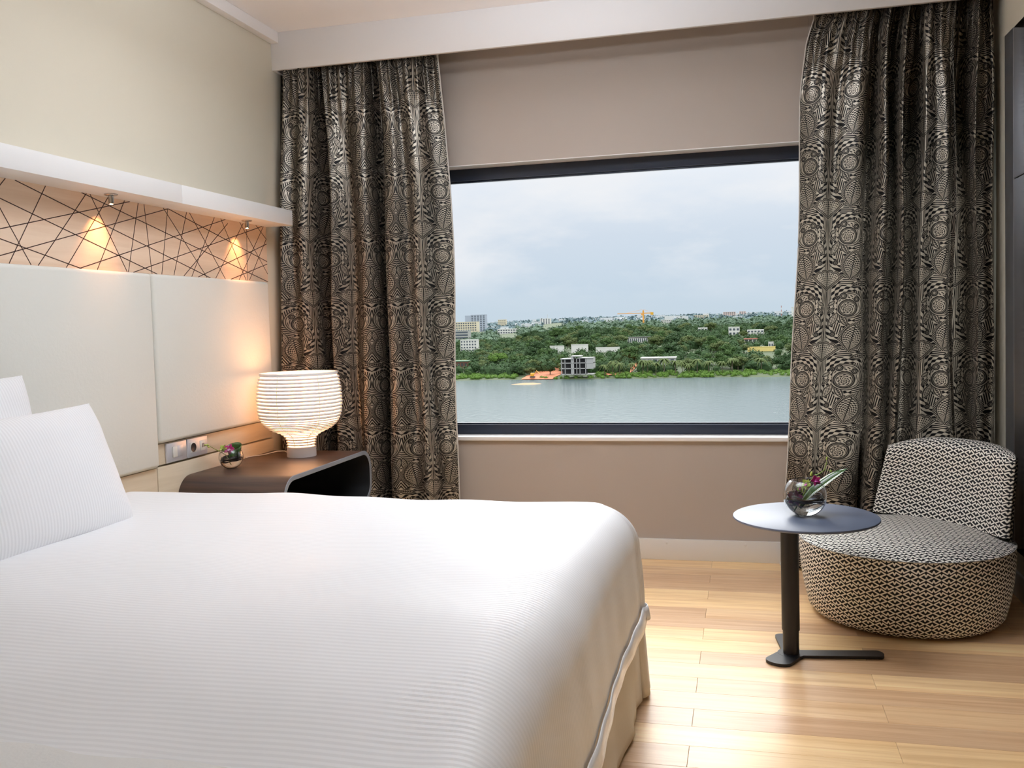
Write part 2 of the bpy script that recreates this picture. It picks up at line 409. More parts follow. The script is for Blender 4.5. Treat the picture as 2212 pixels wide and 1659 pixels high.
# window: anthracite frame with bead, one pane
wy = 4.68
win = thing('window_1', '', 'window'); del win['label']; del win['category']; win['kind'] = 'structure'
GX0, GX1, GZ0, GZ1 = -1.545, .985, .666, 1.952
for n, a in (('frame_bar', (OX0, OX1, wy, wy + .07, OZ0 + .002, GZ0)), ('frame_bar', (OX0, OX1, wy, wy + .07, GZ1, OZ1 - .004)),
             ('frame_bar', (OX0, GX0, wy, wy + .07, GZ0, GZ1)), ('frame_bar', (GX1, OX1, wy, wy + .07, GZ0, GZ1))):
    box(n, *a, M_frame, win, bev=.003)
for a in ((GX0, GX1, wy + .012, wy + .03, GZ0, GZ0 + .008), (GX0, GX1, wy + .012, wy + .03, GZ1 - .010, GZ1)):
    box('glazing_bead', *a, M_frame, win, bev=.002)
gm = bpy.data.materials.new('window glass'); gm.use_nodes = True; t = gm.node_tree; t.nodes.remove(t.nodes['Principled BSDF'])
tr = t.nodes.new('ShaderNodeBsdfTransparent'); tr.inputs[0].default_value = (.97, .985, .98, 1); gl = t.nodes.new('ShaderNodeBsdfGlossy'); gl.inputs['Roughness'].default_value = .02
fr = t.nodes.new('ShaderNodeFresnel'); fr.inputs[0].default_value = 1.25; ms = t.nodes.new('ShaderNodeMixShader')
t.links.new(fr.outputs[0], ms.inputs[0]); t.links.new(tr.outputs[0], ms.inputs[1]); t.links.new(gl.outputs[0], ms.inputs[2]); t.links.new(ms.outputs[0], t.nodes['Material Output'].inputs[0])
mesh_obj('pane', [(GX0, wy + .03, GZ0), (GX1, wy + .03, GZ0), (GX1, wy + .03, GZ1), (GX0, wy + .03, GZ1)], [(0, 1, 2, 3)], gm, win)
# black glass wall panel on the right wall
pn = thing('wall_panel', 'tall black glass wall panel with silver side strip behind the armchair', 'wall panel', (1.09, 3.4, .2))
M_bglass = mat('black glass', lin(12, 12, 16), .06, coat=.3, noise_s=5, noise_a=.05); M_silver = mat('brushed aluminium', lin(150, 152, 156), .38, metal=.8, bump=.05, bump_s=500)
rel(pn, box('glass_tile', 1.08, 1.099, 2.0, 4.168, .20, 1.726, M_bglass, bev=.0015)); rel(pn, box('glass_tile', 1.08, 1.099, 2.0, 4.168, 1.729, 2.335, M_bglass, bev=.0015))
o = rel(pn, box('edge_strip', 1.078, 1.099, 4.169, 4.292, .20, 2.335, M_silver, bev=.0015)); o['label'] = 'silver edge strip'

# ---------------------------------------------------------------- curtains
def spline(P, n):
    out = []; k = len(P)
    for i in range(k - 1):
        p0, p1, p2, p3 = P[max(i - 1, 0)], P[i], P[i + 1], P[min(i + 2, k - 1)]
        for j in range(n):
            t = j / n
            out.append(tuple(.5 * (2 * b + (c - a) * t + (2 * a - 5 * b + 4 * c - d) * t * t + (3 * b - a - 3 * c + d) * t ** 3) for a, b, c, d in zip(p0, p1, p2, p3)))
    out.append(P[-1]); return out
def curtain(name, label, P, edge, ztop, zbot, uoff, side, near):
    C = spline(P, 10); s = [0.]
    for a, b in zip(C, C[1:]): s.append(s[-1] + math.hypot(b[0] - a[0], b[1] - a[1]))
    nz = 90; V = []; UV = []; n = len(C); x0, x1 = P[0][0], P[-1][0]
    for i in range(n):
        w = (C[i][0] - x0) / (x1 - x0)          # 0..1 across
        for j in range(nz + 1):
            z = ztop + (zbot - ztop) * j / nz
            q = max(0., (z - 1.4) / (ztop - 1.4)); lo = max(0., (1.4 - z) / 1.4)
            e = edge(z)
            x = C[i][0] + e * ((1 - w) if side < 0 else w)
            yy = C[i][1]; yc = 4.425
            yy = yc + (yy - yc) * (1.6 - .85 * q * q + .1 * lo)
            x += .012 * math.sin(s[i] * 21 + z * 1.7) * (.4 + lo) + .006 * math.sin(z * 5 + s[i] * 9)
            top = max(0., (z - 2.18) / .36)
            yy += top * .014 * math.sin(s[i] * 2 * PI / .055) + .006 * math.sin(z * 3.1 + s[i] * 14)
            yy += near(C[i][0], z)
            yy = min(yy, 4.562)
            x = max(x, XL + .004)
            V.append((x, yy, z)); UV.append((s[i] + uoff, z))
    F = grid_faces(n, nz + 1)
    t = thing(name, label, 'curtain', ((x0 + x1) / 2, 4.43, zbot), 'patterned curtains at the window')
    rel(t, mesh_obj('drape', V, F, M_curtain, None, True, UV))
    # stitched light edge on the free side
    k = 0 if side < 0 else n - 1
    pts = [V[k * (nz + 1) + j] for j in range(nz + 1)]
    h = rel(t, tube('edge_binding', [(p[0] + (-.003 if side < 0 else .003), p[1], p[2]) for p in pts], .0035, M_hem, None, 6)); h['label'] = 'pale edge binding'
    return t
M_hem = mat('curtain edging', lin(205, 200, 192), .7, bump=.2, bump_s=400)
PL = [(-2.311, 4.42), (-2.306, 4.46), (-2.290, 4.42), (-2.262, 4.355), (-2.21, 4.37), (-2.16, 4.345), (-2.118, 4.355), (-2.10, 4.39), (-2.106, 4.45), (-2.08, 4.48), (-2.058, 4.43),
      (-2.042, 4.395), (-1.99, 4.41), (-1.94, 4.43), (-1.905, 4.41), (-1.86, 4.37), (-1.82, 4.375), (-1.803, 4.41), (-1.81, 4.47), (-1.785, 4.50), (-1.76, 4.45), (-1.738, 4.395), (-1.69, 4.385),
      (-1.635, 4.415), (-1.575, 4.385), (-1.525, 4.40), (-1.50, 4.44), (-1.46, 4.455), (-1.427, 4.46)]
def lerp(T, z):
    if z >= T[0][0]: return T[0][1]
    for (a, b), (c, d) in zip(T, T[1:]):
        if z >= c: return d + (b - d) * (z - c) / (a - c)
    return T[-1][1]
curtain('curtain', 'left patterned curtain beside the glowing table lamp, cream print on black', PL,
        lambda z: lerp([(2.53, -.037), (2.22, -.015), (1.92, -.004), (1.4, 0), (.3, 0)], z), 2.60, .012, 0., 1,
        lambda x, z: -max(0, (-2.0 - x) / .3) * .09 * max(0, min(1, (2.55 - z) / 1.2)))
PR = [(.242, 4.47), (.30, 4.44), (.35, 4.42), (.393, 4.435), (.43, 4.42), (.50, 4.41), (.53, 4.44), (.55, 4.50), (.565, 4.46), (.575, 4.39), (.595, 4.37), (.613, 4.39), (.620, 4.45), (.64, 4.50),
      (.655, 4.45), (.663, 4.38), (.675, 4.365), (.686, 4.41), (.69, 4.48), (.725, 4.50), (.745, 4.43), (.76, 4.375), (.81, 4.39), (.86, 4.375), (.885, 4.40), (.897, 4.38), (.903, 4.45), (.925, 4.51), (.96, 4.48),
      (.975, 4.39), (.985, 4.37), (.998, 4.42), (1.03, 4.44), (1.055, 4.42), (1.07, 4.45), (1.082, 4.50)]
curtain('curtain', 'right patterned curtain hanging behind the round armchair, black and cream', PR,
        lambda z: lerp([(2.54, .10), (2.44, .069), (2.21, .042), (1.92, .028), (1.37, 0), (.73, -.039), (.32, -.076), (0, -.085)], z), 2.60, .012, .175, -1,
        lambda x, z: 0.)
# ---------------------------------------------------------------- headboard, panel, shelf
M_leather = mat('cream leather', lin(226, 226, 218), .5, bump=.08, bump_s=90)
M_strip = wood('pale veneer', lin(208, 192, 166), lin(222, 208, 184), .45, 'Y', .8, 0, bump=.05)
hb = thing('headboard', 'cream upholstered headboard with padded panels along the left wall', 'headboard', (-2.28, 2.6, 0))
def cushion_panel(y0, y1, z0, z1, x0=XL + .001, x1=-2.262):
    bm = bmesh.new(); bm_box(bm, x0, x1, y0, y1, z0, z1, .016, 5)
    return rel(hb, bm_obj('padded_panel', bm, M_leather, None, True, 50))
cushion_panel(1.25, 3.195, .664, 1.436); cushion_panel(3.203, 4.125, .757, 1.436)
rel(hb, box('socket_strip', XL + .001, -2.288, 3.203, 4.14, .668, .752, M_strip, bev=.001))
for a in ((3.203, 4.14), (1.25, 3.198)): rel(hb, box('lower_panel', XL + .001, -2.282, a[0], a[1], .10, .660, M_strip, bev=.0015))
M_cherry = wood('figured veneer', lin(222, 188, 158), lin(238, 212, 186), .38, 'Y', .45, 0, bump=.03)
wp = thing('wood_panel', 'long veneered wall panel crossed by dark inlaid lines above the headboard', 'wood panel', (-2.3, 2.7, 1.44))
PX = -2.295
rel(wp, box('veneer_board', XL + .001, PX, 1.3, 4.175, 1.438, 1.712, M_cherry))
M_inlay = mat('dark inlay', lin(62, 34, 24), .6, noise_s=40, noise_a=.1)
INL = [(2.2422, 1.4385, 2.5058, 1.7115), (2.5459, 1.7115, 3.6622, 1.4385), (2.2199, 1.7115, 3.2782, 1.4385), (1.8415, 1.6465, 2.8378, 1.4385), (2.0415, 1.4385, 3.1265, 1.7115), (2.3835, 1.4385, 3.3717, 1.7115), (2.8261, 1.4385, 3.8062, 1.7115), (3.1272, 1.4385, 4.1398, 1.7115), (3.5671, 1.4385, 4.174, 1.6265), (3.8313, 1.4392, 4.174, 1.5277), (2.4087, 1.7115, 2.5972, 1.4385), (2.6821, 1.7115, 2.5022, 1.4385), (2.8832, 1.7115, 2.6285, 1.4385), (2.9999, 1.7115, 2.7614, 1.4385), (2.9023, 1.7115, 3.0909, 1.4385), (3.0946, 1.7115, 2.921, 1.4385), (3.1774, 1.7115, 3.0978, 1.4385), (3.2136, 1.7115, 3.244, 1.4385), (3.3686, 1.7115, 3.3083, 1.4385), (3.3381, 1.7115, 3.6358, 1.4385), (3.5018, 1.7115, 3.3907, 1.4385), (3.7149, 1.7115, 3.519, 1.4385), (3.5227, 1.7115, 3.7844, 1.4385), (3.3721, 1.7115, 4.174, 1.5399), (2.8577, 1.7115, 4.174, 1.4396), (3.8242, 1.6949, 3.4609, 1.4385), (3.7668, 1.7115, 3.9672, 1.4385), (3.9296, 1.7115, 4.174, 1.4786), (3.9608, 1.7086, 3.7043, 1.4385), (3.9919, 1.7115, 3.976, 1.4385), (4.1506, 1.7115, 3.9025, 1.4385), (4.174, 1.6522, 3.9968, 1.4417), (4.0774, 1.7115, 4.174, 1.6512), (1.4, 1.4385, 1.75, 1.7115), (1.35, 1.62, 2.2, 1.4385), (1.7, 1.7115, 1.95, 1.4385), (1.31, 1.5, 2.1, 1.7115), (2.2, 1.4385, 2.05, 1.7115)]
for (ya, za, yb, zb) in INL:
    L = math.hypot(yb - ya, zb - za); bm = bmesh.new(); bm_box(bm, -.0004, .0006, -L / 2, L / 2, -.0016, .0016)
    o = bm_obj('inlay_line', bm, M_inlay); o.matrix_world = Matrix.Translation((PX, (ya + yb) / 2, (za + zb) / 2)) @ Matrix.Rotation(math.atan2(zb - za, yb - ya), 4, 'X'); m0 = o.matrix_world.copy(); rel(wp, o); o.matrix_basis = m0
sh = thing('shelf', 'long white wall shelf running over the veneered panel', 'shelf', (-2.24, 2.7, 1.71))
M_shelf = mat('white lacquer', lin(238, 237, 235), .35, bump=.01, bump_s=30)
rel(sh, box('shelf_section', XL + .001, -2.155, 1.0, 3.262, 1.712, 1.786, M_shelf, bev=.0015)); rel(sh, box('shelf_section', XL + .001, -2.155, 3.2635, 4.19, 1.712, 1.786, M_shelf, bev=.0015))
M_chrome = mat('satin nickel', lin(190, 188, 185), .25, metal=1, bump=.01, bump_s=90)
M_lens = mat('lit lens', (1, .9, .7), .3, emit=(1, .72, .42), es=30)
def spot(y, label):
    t = thing('spotlight', label, 'spotlight', (-2.232, y, 1.712), 'small spotlights under the white shelf')
    x = -2.232
    rel(t, lathe('mounting_plate', [(0, 0), (.024, 0), (.024, -.003), (.021, -.005), (0, -.005)], M_chrome, None, 32, (x, y, 1.712)))
    b = rel(t, lathe('spot_body', [(0, -.005), (.0095, -.005), (.0095, -.034), (.0075, -.036), (0, -.036)], M_chrome, None, 24, (x, y, 1.712)))
    rel(t, lathe('lens', [(0, -.0362), (.006, -.0362), (.004, -.0385), (0, -.039)], M_lens, None, 16, (x, y, 1.712)))
    l = light('spot_beam', 'SPOT', (x, y, 1.668), 4.5, (1, .42, .15), Vector((-.42, -.05, -1)).to_track_quat('-Z', 'Y').to_euler(), spot_size=math.radians(80), spot_blend=1, shadow_soft_size=.008)
    rel(t, l)
spot(2.935, 'left small spotlight under the white shelf, above the bed'); spot(3.885, 'right small spotlight under the white shelf, near the curtain')
# switch and sockets
M_plate = mat('silver plastic', lin(206, 207, 212), .3, metal=.35, bump=.01, bump_s=50); M_rock = mat('switch plastic', lin(222, 222, 216), .35, bump=.01, bump_s=50); M_dark = mat('dark plastic', lin(38, 36, 40), .4, bump=.02, bump_s=90)
def plate(t, y0, y1):
    bm = bmesh.new(); bm_box(bm, -2.288, -2.279, y0, y1, .668, .750, .004, 3); return rel(t, bm_obj('plate', bm, M_plate, None, True, 50))
t = thing('light_switch', 'silver light switch with two rockers on the headboard strip', 'light switch', (-2.284, 3.333, .71))
plate(t, 3.262, 3.402)
rel(t, box('rocker', -2.280, -2.2745, 3.300, 3.330, .688, .732, M_rock, bev=.001)); rel(t, box('rocker', -2.280, -2.2765, 3.332, 3.372, .688, .732, M_plate, bev=.001))
t = thing('wall_socket', 'silver double plate with round power socket and charging ports', 'wall socket', (-2.284, 3.48, .71))
plate(t, 3.406, 3.556)
o = rel(t, box('socket_insert', -2.280, -2.2775, 3.426, 3.470, .688, .732, M_rock, bev=.001))
d = lathe('socket_well', [(0, .0005), (.017, .0005), (.019, .0015), (.0195, .0), (.0195, -.003)], M_dark, None, 28); d.matrix_world = Matrix.Translation((-2.2778, 3.448, .71)) @ Matrix.Rotation(PI / 2, 4, 'Y'); m0 = d.matrix_world.copy(); rel(t, d); d.matrix_basis = m0
rel(t, box('usb_insert', -2.280, -2.2775, 3.498, 3.538, .688, .732, M_rock, bev=.001))
for yy in (3.512, 3.522): rel(t, box('usb_port', -2.2776, -2.2768, yy, yy + .005, .701, .719, M_dark))

# ---------------------------------------------------------------- bedside table: a rounded tube open to the room side
M_walnut = wood('dark walnut veneer', lin(50, 38, 34), lin(92, 70, 58), .38, 'X', 1., 0, bump=.06)
M_edge = mat('grey edge band', lin(132, 136, 142), .45, bump=.02, bump_s=80); M_inside = mat('black interior', lin(18, 18, 20), .6, bump=.02, bump_s=80)
def rr(y0, y1, z0, z1, r, n=10):
    P = []
    for cy_, cz_, a0 in ((y1 - r, z1 - r, 0), (y0 + r, z1 - r, 90), (y0 + r, z0 + r, 180), (y1 - r, z0 + r, 270)):
        for i in range(n + 1):
            a = math.radians(a0 + 90 * i / n); P.append((cy_ + r * math.cos(a), cz_ + r * math.sin(a)))
    return P
ns = thing('bedside_table', 'dark walnut bedside table, a rounded open-ended box beside the bed', 'bedside table', (-2.03, 3.8, .34))
y0, y1, z0, z1 = 3.325, 4.225, .345, .60
o1 = rr(y0, y1, z0, z1, .095); i1 = rr(y0 + .02, y1 - .02, z0 + .02, z1 - .02, .077); n = len(o1); xa, xb = -2.280, -1.80
V = [(xa, *p) for p in o1] + [(xb, *p) for p in o1]; F = [(i, (i + 1) % n, n + (i + 1) % n, n + i) for i in range(n)] + [tuple(range(n))]
rel(ns, mesh_obj('shell', V, F, M_walnut, None, True)).data.set_sharp_from_angle(angle=math.radians(35))
V = [(xb, *p) for p in o1] + [(xb, *p) for p in i1]; V += [(xb + .002, *p) for p in rr(y0 + .002, y1 - .002, z0 + .002, z1 - .002, .093)] + [(xb + .002, *p) for p in rr(y0 + .018, y1 - .018, z0 + .018, z1 - .018, .079)]
F = []
for i in range(n):
    j = (i + 1) % n
    F += [(i, j, 2 * n + j, 2 * n + i), (2 * n + i, 2 * n + j, 3 * n + j, 3 * n + i), (3 * n + i, 3 * n + j, n + j, n + i)]
rel(ns, mesh_obj('edge_band', V, F, M_edge, None, True)).data.set_sharp_from_angle(angle=math.radians(35))
V = [(xb, *p) for p in i1] + [(xa + .02, *p) for p in i1]; F = [(i, (i + 1) % n, n + (i + 1) % n, n + i) for i in range(n)] + [tuple(n + i for i in range(n))]
rel(ns, mesh_obj('inner_lining', V, F, M_inside, None, True)).data.set_sharp_from_angle(angle=math.radians(35))

# ---------------------------------------------------------------- table lamp of stacked rings
LX, LY, LZ = -2.035, 3.955, .6
M_ring = mat('white lamp ring', lin(236, 232, 230), .45, bump=.01, bump_s=60)
M_glow = bpy.data.materials.new('glowing diffuser'); M_glow.use_nodes = True; b = M_glow.node_tree.nodes['Principled BSDF']
b.inputs['Base Color'].default_value = (.95, .9, .8, 1); b.inputs['Emission Color'].default_value = (1, .50, .25, 1); b.inputs['Emission Strength'].default_value = 5.6
lm = thing('table_lamp', 'glowing white table lamp of stacked rings on the bedside table', 'lamp', (LX, LY, LZ))
rel(lm, lathe('lamp_base', [(0, 0), (.068, 0), (.0685, .002), (.0685, .046), (.066, .048), (0, .048)], M_ring, None, 48, (LX, LY, LZ)))
prof = [(.048, .066), (.062, .0665), (.075, .068), (.088, .072), (.102, .082), (.112, .098), (.122, .120), (.131, .140), (.140, .153), (.152, .167), (.167, .178), (.185, .187), (.205, .192), (.235, .1955), (.265, .197), (.295, .1955), (.323, .193), (.35, .189), (.372, .185), (.388, .181)]
def rad(z):
    for (a, b), (c, d) in zip(prof, prof[1:]):
        if z <= c: return b + (d - b) * (z - a) / (c - a)
    return prof[-1][1]
rel(lm, lathe('diffuser', [(rad(z) - .008, z) for z in [.048 + i * .34 / 40 for i in range(41)]], M_glow, None, 64, (LX, LY, LZ)))
zs = [.058, .070, .083, .096, .107, .117, .126, .134, .142, .150, .158, .167, .178, .191] + [.206 + .0166 * i for i in range(11)]
for z in zs:
    r = rad(z); hh = .0050 if z > .19 else .0027
    rel(lm, lathe('ring', [(r - .009, z - hh), (r + .001, z - hh), (r + .003, z), (r + .001, z + hh), (r - .009, z + hh)], M_ring, None, 64, (LX, LY, LZ), closed=True))
rel(lm, lathe('top_rim', [(rad(.388) - .010, .384), (rad(.388), .384), (rad(.388) + .001, .392), (rad(.388) - .001, .397), (rad(.388) - .010, .397)], M_ring, None, 64, (LX, LY, LZ), closed=True))
M_rib = mat('pale orange rib', lin(238, 205, 185), .6, noise_s=30, noise_a=.05)
for a in (-95, -35, 25, 85, 145, 205):
    ca, sa = math.cos(math.radians(a)), math.sin(math.radians(a))
    rel(lm, tube('rib', [(LX + (rad(z) - .006) * ca, LY + (rad(z) - .006) * sa, LZ + z) for z in [.05 + i * .0225 for i in range(16)]], .0016, M_rib, None, 6))
rel(lm, tube('power_cord', [(LX - .066, LY, LZ + .012), (LX - .10, LY + .02, LZ + .020), (LX - .14, LY + .02, LZ + .018), (LX - .19, LY - .01, LZ + .006), (LX - .225, LY - .05, LZ + .005), (-2.279, LY - .09, LZ + .004)], .0022, M_ring, None, 8))
rel(lm, light('lamp_bulb', 'POINT', (LX, LY, LZ + .30), .5, (1, .5, .2), shadow_soft_size=.05))

# ---------------------------------------------------------------- bed
def sstep(t): t = max(0., min(1., t)); return t * t * (3 - 2 * t)
M_skirt = mat('ivory bed skirt', lin(216, 210, 198), .8, bump=.05, bump_s=120, sheen=.1)
M_mat = mat('mattress ticking', lin(232, 230, 226), .8, bump=.05, bump_s=120)
bd = thing('bed', 'large double bed with ivory pleated skirt standing against the headboard', 'bed', (-1.3, 1.95, 0))
rel(bd, box('bed_base', -2.25, -.40, 1.08, 2.88, .05, .34, M_mat, bev=.02)); rel(bd, box('mattress', -2.25, -.41, 1.06, 2.89, .34, .555, M_mat, bev=.05, seg=4))
def skirt(name, path, seed):
    V = []; nz = 14
    s = 0.; pr = None
    for p in path:
        if pr: s += math.dist(p[:2], pr[:2])
        pr = p
        for j in range(nz + 1):
            z = .36 - (.36 - p[4] if len(p) > 4 else .348) * j / nz
            w = (j / nz) ** 1.2
            f = (.010 * math.sin(s * 17 + seed) + .004 * math.sin(s * 61)) * w + .018 * w
            V.append((p[0] + p[2] * f, p[1] + p[3] * f, z))
    o = rel(bd, mesh_obj(name, V, grid_faces(len(path), nz + 1), M_skirt, None, True))
    sm = o.modifiers.new('s', 'SOLIDIFY'); sm.thickness = .003
    return o
skirt('skirt_panel', [(-.352 + (.012 if k > 26 else 0) * (k - 26) / 4, 1.02 + k * .06, 1, 0) for k in range(31)], .4)          # foot side
skirt('skirt_panel', [(-.352 + .02 * math.sin(min(1, k / 6) * PI / 2), 2.83 + k * .012, 1, .3) for k in range(9)] + [(-.345 - k * .012, 2.925, 0, 1) for k in range(1, 9)], 1.1)   # far corner
skirt('skirt_panel', [(-.45 - k * .06, 2.925, 0, 1) for k in range(31)], 2.)
skirt('skirt_panel', [(-.352 - k * .06, 1.02, 0, -1) for k in range(32)], 3.)
# duvet
def duvet():
    X0, X1, Y0, Y1 = -2.12, -.47, 1.00, 2.80          # flat area; beyond it the cloth turns down
    rx, ryf, ryn = .135, .15, .15; top = .636; drop = .205
    na, nb = 150, 190
    ax = [X0 + (X1 - X0) * i / 100 for i in range(101)] + [X1 + (rx * PI / 2 + drop) * i / 49 for i in range(1, 50)]
    by = [Y0 - (ryn * PI / 2 + .2) * (1 - i / 40) for i in range(40)] + [Y0 + (Y1 - Y0) * i / 100 for i in range(101)] + [Y1 + (ryf * PI / 2 + drop) * i / 49 for i in range(1, 50)]
    V = []; UV = []
    for a in ax:
        for b in by:
            da = max(0, a - X1); db = b - Y1 if b > Y1 else (Y0 - b if b < Y0 else 0); sg = 1 if b > Y1 else -1
            r = rx
            if db > 0:
                ry = ryf if sg > 0 else ryn
                w = db / (da + db) if da + db > 0 else 0; r = rx * (1 - w) + ry * w
            d = max(da, db * (rx * PI / 2 + drop) / ((ryf * PI / 2 + drop) if sg > 0 else (ryn * PI / 2 + .2)) if da > 0 else db)
            hy = math.hypot(da, db)
            if hy > 0:
                ux, uy = da / hy, db / hy * sg
                if d < r * PI / 2: hdisp = r * math.sin(d / r); dz = r * (1 - math.cos(d / r))
                else: hdisp = r + .012 * math.sin((d - r * PI / 2) * 9); dz = r + (d - r * PI / 2)
                fold = 0
                if da > 0 and db > 0:
                    an = math.atan2(db, da); fold = .014 * math.sin(an * 7) * min(1, d / .2)
                x = min(a, X1) + ux * (hdisp + fold); yv = (Y1 if sg > 0 else Y0) + uy * (hdisp + fold) if db > 0 else b; z = top - dz
            else: x, yv, z = a, b, top
            e = 1 / (1 + (hy / .12) ** 2)
            z += e * (.012 * noise.noise(Vector((x * 1.9, yv * 1.9, 3.1))) + .006 * noise.noise(Vector((x * 5, yv * 4, 8.))))
            z -= e * .12 * sstep((1.7 - yv) / .85)
            z += .010 * math.sin((x + 2.2) * 3.3) * math.exp(-((yv - 2.78) / .16) ** 2)
            # soft pillowing toward the turned edge, faint diagonal pulls on the foot fall
            if da > 0 and db == 0: x += .004 * math.sin(b * 7 + 1.1) * min(1, da / .2) + .0015 * math.sin(b * 31) * min(1, da / .3)
            V.append((x, yv, max(z, .3))); UV.append((a, b))
    o = mesh_obj('duvet_cover', V, grid_faces(len(ax), len(by)), M_duvet, None, True, UV)
    t = thing('duvet', 'white satin-striped duvet spread over the bed and hanging at its foot', 'duvet', (-1.3, 1.95, .6))
    rel(t, o)
    # flat flange hanging from the foot edge
    nb_ = len(by); k = len(ax) - 1; Vf = []
    idx = [j for j in range(8, nb_ - 6)]
    pts = [V[k * nb_ + j] for j in idx]
    for i, p in enumerate(pts):
        s_ = .004 * math.sin(i * .11) + .008
        for q in range(4): Vf.append((p[0] + .006 + s_ * (q / 3) ** .6, p[1], p[2] + .012 - .040 * q / 3))
    fl_ = rel(t, mesh_obj('flange', Vf, grid_faces(len(pts), 4), M_satin, None, True)); fl_['label'] = 'shiny satin flange along the foot edge'
    fl_.modifiers.new('s', 'SOLIDIFY').thickness = .003
M_satin = mat('white satin', lin(240, 240, 242), .22, bump=.05, bump_s=25)
duvet()
def pillow(label, c, hl, hh, th, tilt, yaw=0., grp='white pillows at the head of the bed'):
    t = thing('pillow', label, 'pillow', c, grp); n = 40; V = []; UV = []
    for sgn in (1, -1):
        for i in range(n + 1):
            for j in range(n + 1):
                u = -1 + 2 * i / n; v = -1 + 2 * j / n
                pu = math.copysign(abs(u) ** .8, u); pv = math.copysign(abs(v) ** .8, v)
                k = math.sqrt(max(0, (1 - abs(pu) ** 2.4) * (1 - abs(pv) ** 2.4)))
                pin = 1 - .04 * (1 - abs(pv) ** 2) * abs(pu) ** 3
                pin2 = 1 - .05 * (1 - abs(pu) ** 2) * abs(pv) ** 3
                wr = .004 * noise.noise(Vector((u * 3, v * 3, c[0] * 9 + sgn)))
                V.append((sgn * (th * k ** .8) + wr, pu * hl * pin, pv * hh * pin2)); UV.append((pv * hh, pu * hl))
    m = (n + 1) ** 2; F = grid_faces(n + 1, n + 1) + [tuple(m + q for q in f[::-1]) for f in grid_faces(n + 1, n + 1)]
    o = mesh_obj('pillow_case', V, F, M_pillow, t, True, UV)
    o.rotation_euler = (0, -tilt, yaw)
    return t
pillow('front white striped pillow leaning forward, nearest pillow on the bed', (-1.945, 2.115, .79), .40, .205, .085, math.radians(20), math.radians(2))
pillow('rear white striped pillow against the headboard, behind the front pillow', (-2.125, 1.99, .85), .40, .235, .085, math.radians(10), 0)

# ---------------------------------------------------------------- side table
M_black = mat('black powder coat', lin(24, 24, 29), .42, bump=.03, bump_s=400)
M_top = mat('black table top', lin(84, 94, 116), .48, spec=.9, bump=.02, bump_s=300)
TX, TY, TZ = .200, 3.325, .5
st = thing('side_table', 'small round black side table on one pole in front of the armchair', 'side table', (TX, TY, 0))
rel(st, lathe('tabletop', [(0, -.006), (.235, -.006), (.243, -.003), (.246, .0), (.245, .0045), (.242, .006), (0, .006)], M_top, None, 96, (TX, TY, TZ - .006)))
px, py = .146, 3.325
rel(st, lathe('pole', [(.0, .095), (.0305, .095), (.0305, .488), (0, .488)], M_black, None, 40, (px, py, 0)))
rel(st, lathe('inner_pole', [(0, .008), (.0275, .008), (.0275, .10), (0, .10)], M_black, None, 40, (px, py, 0)))
def foot():
    # three-armed flat foot; corners rounded
    def arm(a, L, w): return [(math.cos(a) * L - math.sin(a) * s * w, math.sin(a) * L + math.cos(a) * s * w) for s in (-1, 1)]
    bm = bmesh.new()
    for a, L, w in ((math.radians(8), .315, .030), (math.radians(241), .125, .046), (math.radians(96), .20, .03)):
        P = []; ca, sa = math.cos(a), math.sin(a)
        for (u, v) in [(0, -w * .9), (L - w * .7, -w)] + [(L - w * .7 + w * .7 * math.sin(q * PI / 12), -w * math.cos(q * PI / 12) ) for q in range(1, 12)] + [(L - w * .7, w), (0, w * .9)]:
            P.append((px + u * ca - v * sa, py + u * sa + v * ca))
        vb = [bm.verts.new((x, y_, .0015)) for x, y_ in P]; vt = [bm.verts.new((x, y_, .0115)) for x, y_ in P]; n_ = len(P)
        bm.faces.new(vb[::-1]); bm.faces.new(vt)
        for i in range(n_): bm.faces.new((vb[i], vb[(i + 1) % n_], vt[(i + 1) % n_], vt[i]))
    for (x, y_, r) in ((px, py, .046),):
        rr_ = bmesh.ops.create_cone(bm, cap_ends=True, segments=32, radius1=r, radius2=r, depth=.0108); bmesh.ops.translate(bm, verts=rr_['verts'], vec=(x, y_, .0065))
    return bm_obj('foot_plate', bm, M_black)
rel(st, foot())

# ---------------------------------------------------------------- armchair
M_welt = mat('grey welt', lin(150, 146, 138), .8, bump=.2, bump_s=300)
CX, CY, CR = .605, 3.885, .395
ac = thing('armchair', 'low round armchair in black and white key-pattern fabric by the curtain', 'armchair', (CX, CY, 0))
def wall_strip(name, prof, R0, a0=0, a1=2 * PI, n=96, closed=True, uoff=0.):
    """body of revolution with UV by arc length and height"""
    V = []; UV = []; k = len(prof); cum = [0.]
    for (r, z), (r2, z2) in zip(prof, prof[1:]): cum.append(cum[-1] + math.hypot(r2 - r, z2 - z))
    for i in range(n + 1):
        a = a0 + (a1 - a0) * i / n
        for j, (r, z) in enumerate(prof): V.append((CX + r * math.cos(a), CY + r * math.sin(a), z)); UV.append((a * R0 + uoff, cum[j]))
    return rel(ac, mesh_obj(name, V, grid_faces(n + 1, k), M_key, None, True, UV))
rel(ac, lathe('plinth', [(0, .0), (.30, .0), (.30, .03), (0, .03)], M_dark, None, 64, (CX, CY, 0)))
wall_strip('seat_side', [(.30, .010), (.345, .014), (.362, .034), (.378, .10), (.388, .16), (.394, .22), (.397, .27), (.3955, .305)], .39)
